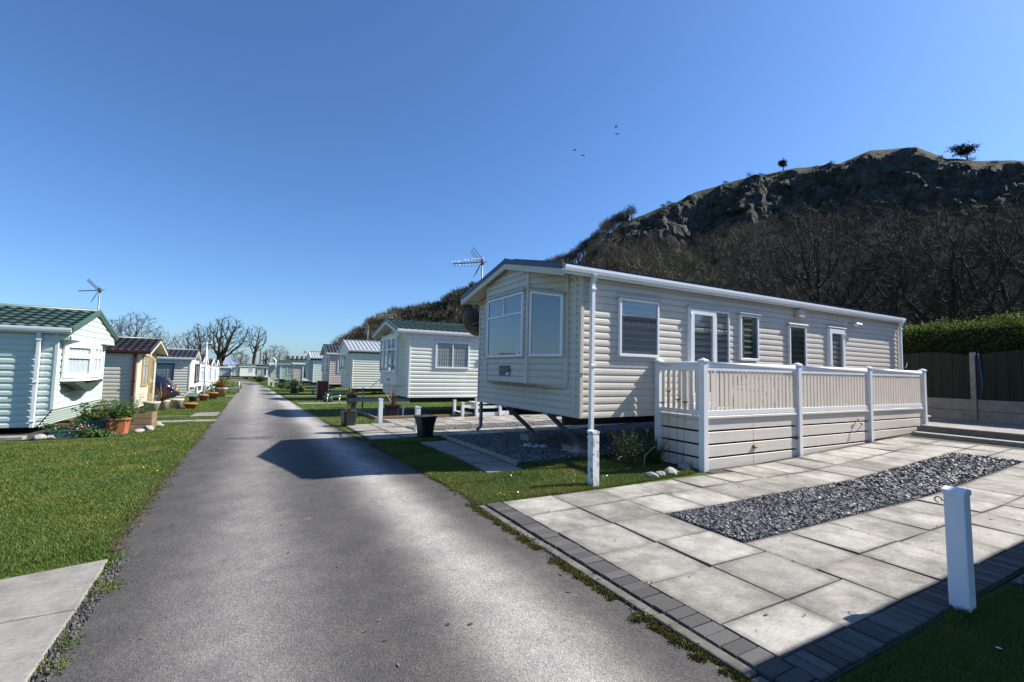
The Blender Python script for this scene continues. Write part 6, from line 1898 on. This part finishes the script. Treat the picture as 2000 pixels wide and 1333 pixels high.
# garden in front of the mint white caravan
def trough(label, x, y, L, W_, H, m, rz, legs=False):
    t = thing('planter_trough', label, 'planter', (x, y, G(x, y)), None, rz)
    mb = MB()
    mb.lathe([(.80, 0), (.98, H * .93), (1.05, H * .93), (1.05, H), (.95, H)], n=16, sq=(L / 2, W_ / 2)); mb.build('trough_body', m, t, bevel=.004)
    so = MB(); so.box(-L * .46, -W_ * .45, H - .06, L * .46, W_ * .45, H - .02); so.build('soil', M_SOIL, t)
    return t
t = trough('shallow dark green trough with red flowers, nearest the raked caravan front', -3.72, 13.95, .62, .26, .17, M_GREENPOT, .05)
blob_leaves(t, 'leaves', M_LEAFD, 260, (-.1, 0, .24), (.3, .16, .10), .03, 41); blob_leaves(t, 'flowers', M_REDFL, 26, (-.02, 0, .29), (.24, .12, .06), .022, 42)
spikes(t, 'strap_leaves', M_LEAF, 26, (.2, 0, .16), .32, .02, 43, (45, 88), .2)
t = trough('taller grey green tub with leafy plants between trough and wooden box', -3.42, 14.75, .75, .42, .33, mat("grey_green_plastic", (.10, .19, .18), .5, .2, 6), .0)
stems_plant(t, 30, .72, .36, 44, M_LEAF, .085); blob_leaves(t, 'flowers', M_REDFL, 14, (-.3, -.15, .36), (.08, .05, .04), .03, 45)
t = trough('orange terracotta square pot with leafy green plants at the road end of the garden', -2.86, 14.35, .47, .44, .38, M_TERRA, .12)
stems_plant(t, 22, .75, .30, 46, M_LEAF, .09); spikes(t, 'strap_leaves', M_LEAF, 30, (0, 0, .36), .5, .03, 47, (35, 85), .4)
t = thing('wooden_planter', 'weathered wooden box planter full of leafy plants behind the pots', 'planter', (-2.95, 15.5, G(-3, 15.5)))
mb = MB()
for k in range(3): mb.box(-.6, -.35, .02 + k * .14, .6, -.31, .15 + k * .14); mb.box(-.6, .31, .02 + k * .14, .6, .35, .15 + k * .14); mb.box(.57, -.31, .02 + k * .14, .61, .31, .15 + k * .14); mb.box(-.61, -.31, .02 + k * .14, -.57, .31, .15 + k * .14)
mb.build('boards', M_TIMBER, t)
so = MB(); so.box(-.56, -.3, .3, .56, .3, .38); so.build('soil', M_SOIL, t)
stems_plant(t, 44, .85, .52, 48, M_LEAF, .075)
fb = thing('garden_shrub', 'low pinkish flowering plant on the soil between the two green planters', 'plant', (-3.4, 13.95, G(-3.4, 14)))
blob_leaves(fb, 'leaves', M_LEAFD, 320, (0, 0, .14), (.26, .2, .12), .035, 51); blob_leaves(fb, 'flowers', M_PINKFL, 26, (0, -.05, .22), (.2, .14, .08), .022, 52)
fb = thing('garden_shrub', 'low green clump in front of the grey green tub', 'plant', (-3.05, 13.85, G(-3, 14)))
blob_leaves(fb, 'leaves', M_LEAF, 260, (0, 0, .07), (.3, .14, .07), .035, 53)
fb = thing('garden_shrub', 'tufted grassy plant beside the stones past the terracotta pot', 'plant', (-2.45, 15.6, G(-2.4, 15.6)))
spikes(fb, 'strap_leaves', M_LEAF, 40, (0, 0, 0), .5, .015, 54, (30, 88), .4)
mb = MB()
idx = [mb.pt((x, y, G(x, y) + .016)) for x, y in ((-5.2, 13.75), (-3.6, 13.62), (-2.7, 14.0), (-2.35, 15.2), (-2.3, 16.7), (-3.0, 16.9), (-5.2, 15.6))]
mb.face(idx); structure(mb.build('soil_bed', M_JOINT))
for k, (x, y, s, lab) in enumerate(((-4.05, 13.72, .12, 'broken pale brick under the raked caravan front'), (-3.9, 13.85, .09, 'small pale stone behind the shallow green trough'), (-2.5, 14.55, .10, 'grey stone beside the terracotta pot'), (-2.38, 15.0, .13, 'pale stone on the gravel past the terracotta pot'), (-2.42, 16.2, .15, 'largest pale stone at the garden end'), (-2.3, 16.0, .09, 'small stone in front of the largest garden stone'))):
    rock(lab, x, y, s, 30 + k, M_ROCK, group='stones in the left garden')
mb = MB(); mb.box(-4.75, 13.7, G(-4.7, 13.7) - .02, -4.3, 13.95, G(-4.7, 13.7) + .08)
tag(mb.build('paving_block', M_CONC, bevel=.01), 'loose concrete block on the grass edge under the mint white caravan', 'block')
# pots beyond
RP = [(.16, 0), (.2, .25), (.22, .33), (.24, .33), (.24, .38), (.2, .38)]
t = pot('plant_pot', 'cream stone pot with a bronze spiky plant beside the oatmeal caravan', -3.42, 21.9, [(.19, 0), (.25, .34), (.275, .36), (.275, .42), (.24, .42)], M_STONEPOT)
spikes(t, 'spiky_leaves', M_CORDY, 70, (.25, .3, .38), .75, .035, 61, (5, 80), .5)
pot('plant_pot', 'cream stone pot behind the spiky plant pot', -3.28, 23.0, [(.19, 0), (.25, .34), (.275, .36), (.275, .42), (.24, .42)], M_STONEPOT)
pot('plant_pot', 'empty cream stone pot nearest the dark car', -2.95, 24.2, [(.19, 0), (.25, .34), (.275, .36), (.275, .42), (.24, .42)], M_STONEPOT)
pot('plant_pot', 'low wide terracotta bowl on the lawn', -2.4, 23.8, [(.15, 0), (.23, .2), (.26, .2), (.26, .25), (.23, .25)], M_TERRA)
t = pot('plant_pot', 'terracotta pot holding the tall white aerial mast', -2.55, 31.0, [(.16, 0), (.22, .28), (.25, .28), (.25, .34), (.21, .34)], M_TERRA)
am = thing('aerial_mast', 'tall white aerial mast standing in a terracotta pot', 'aerial mast', (-2.55, 31.0, G(-2.5, 31) + .2))
mb = MB(); mb.tube([(0, 0, 0), (0, .0, 3.1)], .045, 8); mb.build('mast', M_WHITE, am)
mb = MB()
mb.tube([(-.7, .1, 3.02), (.25, -.1, 3.05)], .014, 5)
for k in range(8): mb.tube([(-.68 + k * .11, -.1, 3.02), (-.64 + k * .11, .32, 3.03)], .008, 4)
for z in (2.8, 2.9, 3.12, 3.22): mb.tube([(.2, -.35, z), (.24, .3, z)], .01, 4)
mb.build('aerial_head', M_ALU, am)
pot('plant_pot', 'round orange terracotta pot right of the aerial mast', -2.25, 33.2, [(.17, 0), (.25, .34), (.27, .34), (.27, .4), (.23, .4)], M_TERRA)
pot('plant_pot', 'small black pot under the slate-roofed caravan hitch', -3.0, 30.6, [(.14, 0), (.19, .25), (.2, .28), (.17, .28)], M_BLACK)
t = pot('plant_pot', 'large pale terracotta urn with a red spiky plant before the white bay', -2.05, 36.6, [(.26, 0), (.36, .5), (.42, .54), (.42, .62), (.36, .62)], M_TERRAP)
spikes(t, 'spiky_leaves', M_CORDY, 80, (0, 0, .62), 1.0, .07, 63, (5, 85), .5)
tr_ = thing('garden_trailer', 'low flat trailer of green plants at the edge of the lawn', 'trailer', (-2.3, 44.5, G(-2.3, 44.5)))
mb = MB(); mb.box(-.9, -.5, .32, 1.1, .5, .42); mb.build('flatbed', M_STEEL, tr_)
for x, y in ((-.85, -.45), (1.05, -.45), (-.85, .45), (1.05, .45)):
    mb = MB(); mb.tube([(x, y, .0), (x, y, .95)], .035, 6); mb.build('stake', M_STEEL, tr_)
for y in (-.5, .5):
    mb = MB(); mb.tube([(.1, y - .06, .18), (.1, y + .06, .18)], .18, 14); mb.build('wheel', M_RUBBER, tr_)
bp_ = thing('garden_shrub', 'bright green leafy plants on the flat trailer', 'plant', (-2.3, 44.5, G(-2.3, 44.5) + .42))
blob_leaves(bp_, 'leaves', M_LEAF, 500, (-.1, 0, .25), (.7, .4, .22), .09, 65)
# dark bushes and low walls under the far right caravans
for k, (x, y, s, lab) in enumerate(((.6, 99, 1.0, 'dark rounded bush beside the far white caravan'), (2.7, 60.0, .6, 'low reddish plant clump on the verge by the fawn caravan'), (3.2, 55, .5, 'dark plant clump under the mint caravan'))):
    b = thing('bush', lab, 'bush', (x, y, G(x, y)))
    blob_leaves(b, 'leaves', M_EVERG if k == 0 else M_LEAFD, 900, (0, 0, s * .55), (s * .8, s * .8, s * .45), .13 * s, 70 + k)
    mb = MB(); mb.tube([(0, 0, 0), (.05, 0, s * .6)], .05, 5); mb.build('stem', M_STEM, b)

# ------------------------------------------------------------------ the dark hatchback between the left caravans
def car():
    t = thing('parked_car', 'dark navy hatchback parked between the oatmeal and linen caravans, tail towards the road', 'car', (-3.55, 28.6, G(-3.5, 28.6)))
    # longitudinal sections: x (0 = tail, negative = forward), half width, bottom, waist, roof, half roof width
    S = [(.0, .60, .42, .62, .64, .50), (-.06, .76, .30, .82, .86, .62), (-.18, .82, .24, .93, 1.05, .62), (-.42, .85, .22, .97, 1.30, .60), (-.75, .86, .22, .98, 1.44, .59), (-1.5, .87, .22, .97, 1.49, .60),
         (-2.3, .87, .22, .95, 1.46, .59), (-2.9, .86, .22, .92, 1.15, .62), (-3.2, .85, .22, .90, .95, .70), (-3.8, .80, .24, .80, .82, .6), (-4.1, .62, .32, .62, .64, .45)]
    def sec(x, w, b, wst, rf, rw): return [(x, -w * .92, b), (x, -w, b + .18), (x, -w, wst - .12), (x, -w * .97, wst), (x, -rw, rf - .05), (x, -rw * .8, rf), (x, 0, rf + .015),
                                           (x, rw * .8, rf), (x, rw, rf - .05), (x, w * .97, wst), (x, w, wst - .12), (x, w, b + .18), (x, w * .92, b)]
    mb = MB(); prev = None
    for s in S:
        r = [mb.pt(p) for p in sec(*s)]
        if prev:
            for k in range(len(r) - 1): mb.face((prev[k], prev[k + 1], r[k + 1], r[k]), 0, True)
            mb.face((prev[-1], prev[0], r[0], r[-1]), 1)
        else: mb.face(r, 0)
        prev = r
    mb.face(prev[::-1], 0)
    body = mb.build('body', [M_CARPAINT, M_BLACK], t)
    def glass_strip(name, pts): m_ = MB(); m_.poly(pts); return m_.build(name, glass_mat("car_glass", (.04, .045, .05), .12), t)
    glass_strip('rear_window', [(-.155, -.52, 1.0), (-.155, .52, 1.0), (-.40, .50, 1.30), (-.40, -.50, 1.30)])
    for sg in (-1, 1):
        glass_strip('side_window', [(-.7, sg * .862, .99), (-2.6, sg * .862, .97), (-2.35, sg * .64, 1.40), (-.95, sg * .64, 1.40)])
        lp = MB(); lp.hexa([(.0, sg * .58, .76), (-.02, sg * .80, .78), (-.3, sg * .872, .84), (-.3, sg * .872, .86), (-.05, sg * .56, .80), (-.06, sg * .78, .88), (-.3, sg * .868, .92), (-.3, sg * .86, .93)])
        lp.build('tail_light', M_TAIL, t)
        l2 = MB(); l2.hexa([(.012, sg * .60, .77), (.0, sg * .74, .79), (-.1, sg * .8, .79), (-.1, sg * .6, .79), (-.02, sg * .60, .81), (-.03, sg * .74, .83), (-.1, sg * .8, .83), (-.1, sg * .6, .83)]); l2.build('reversing_light', M_LENSW, t)
        rf = MB(); rf.box(.01, sg * .62 - .08, .42, .03, sg * .62 + .08, .47); rf.build('reflector', M_TAIL, t)
    bp = MB(); bp.tube([(-.3, -.86, .5), (-.02, -.74, .5), (.05, -.4, .5), (.06, 0, .5), (.05, .4, .5), (-.02, .74, .5), (-.3, .86, .5)], .13, 8); bp.build('bumper', M_CARPAINT, t)
    pl = MB(); pl.box(.03, -.26, .66, .05, .26, .77); pl.build('number_plate', M_AMBER, t)
    for x in (-.75, -3.25):
        for sg in (-1, 1):
            w = MB(); w.tube([(x, sg * .68, .31), (x, sg * .70, .31), (x, sg * .86, .31), (x, sg * .88, .31)], [.27, .31, .31, .27], 22); wo = w.build('wheel', M_RUBBER, t)
            r = MB(); r.tube([(x, sg * .80, .31), (x, sg * .885, .31)], .2, 14); r.build('rim', M_ALU, wo)
    return t
car()

# ------------------------------------------------------------------ castle, poles, birds
cs = thing('castle', 'grey stone building with battlements beyond the far caravans', 'castle', (9.2, 186, -1.7))
mb = MB()
mb.box(0, 0, 0, 9.0, 6, 5.9); mb.box(-.25, -.25, 0, 1.2, 1.2, 6.3); mb.box(1.6, -.2, 0, 2.6, .1, 5.7); mb.box(8.0, -.4, 0, 9.5, 1.2, 6.4)
mb.build('wall', M_CASTLE, cs)
for k in range(6):
    mb = MB(); mb.box(.05 + k * 1.5, -.1, 5.9 + (.0), .85 + k * 1.5, .6, 6.95); mb.build('battlement', M_CASTLE, cs)
fl = MB(); fl.tube([(5.6, 2, 5.9), (5.6, 2, 9.2)], .06, 6); fo = fl.build('flagpole', M_STEEL, cs)
fl = MB(); fl.hexa([(5.65, 2, 8.2), (6.6, 2.1, 8.0), (6.6, 2.13, 8.0), (5.65, 2.03, 8.2), (5.65, 2, 9.0), (6.6, 2.1, 8.8), (6.6, 2.13, 8.8), (5.65, 2.03, 9.0)]); fl.build('flag', mat("faded_red_cloth", (.5, .15, .14), .8), fo)
for k, (x, y, h, lab) in enumerate(((.5, 125.5, 7.2, 'tall plain wooden pole left of the ivy-clad trunk'), (1.25, 127.5, 6.6, 'ivy-covered pole just right of the plain pole'))):
    mb = MB(); mb.tube([(x, y, -1.9), (x, y, -1.7 + h)], [.16, .11], 8)
    o = tag(mb.build('utility_pole', M_BARK if k == 0 else M_EVERG), lab, 'pole', 'poles beyond the far caravans')
for k, (d, r, s, lab) in enumerate((((.53, .72, .44), 95, .5, 'dark bird gliding, left one of the lower pair'), ((.548, .716, .432), 95, .55, 'dark bird gliding, right one of the lower pair'), ((.583, .66, .475), 95, .4, 'dark bird high in the sky, topmost'), ((.588, .662, .463), 95, .45, 'dark bird just below the topmost bird'))):
    p = Vector(d).normalized() * r
    b = thing('bird', lab, 'bird', (p.x, p.y, p.z + EYE), 'birds over the hill', k * 1.3)
    mb = MB(); mb.tube([(-.4, 0, 0), (-.22, 0, .01), (0, 0, .0), (.2, 0, .02), (.3, 0, .02)], [.02, .07, .09, .05, .015], 6)
    for sg in (-1, 1): mb.hexa([(-.08, sg * .05, 0), (.1, sg * .05, 0), (.04, sg * .5, .14), (-.06, sg * .5, .13), (-.08, sg * .05, .02), (.1, sg * .05, .02), (.04, sg * .5, .155), (-.06, sg * .5, .145)])
    mb.build('bird_body', M_BIRD, b)
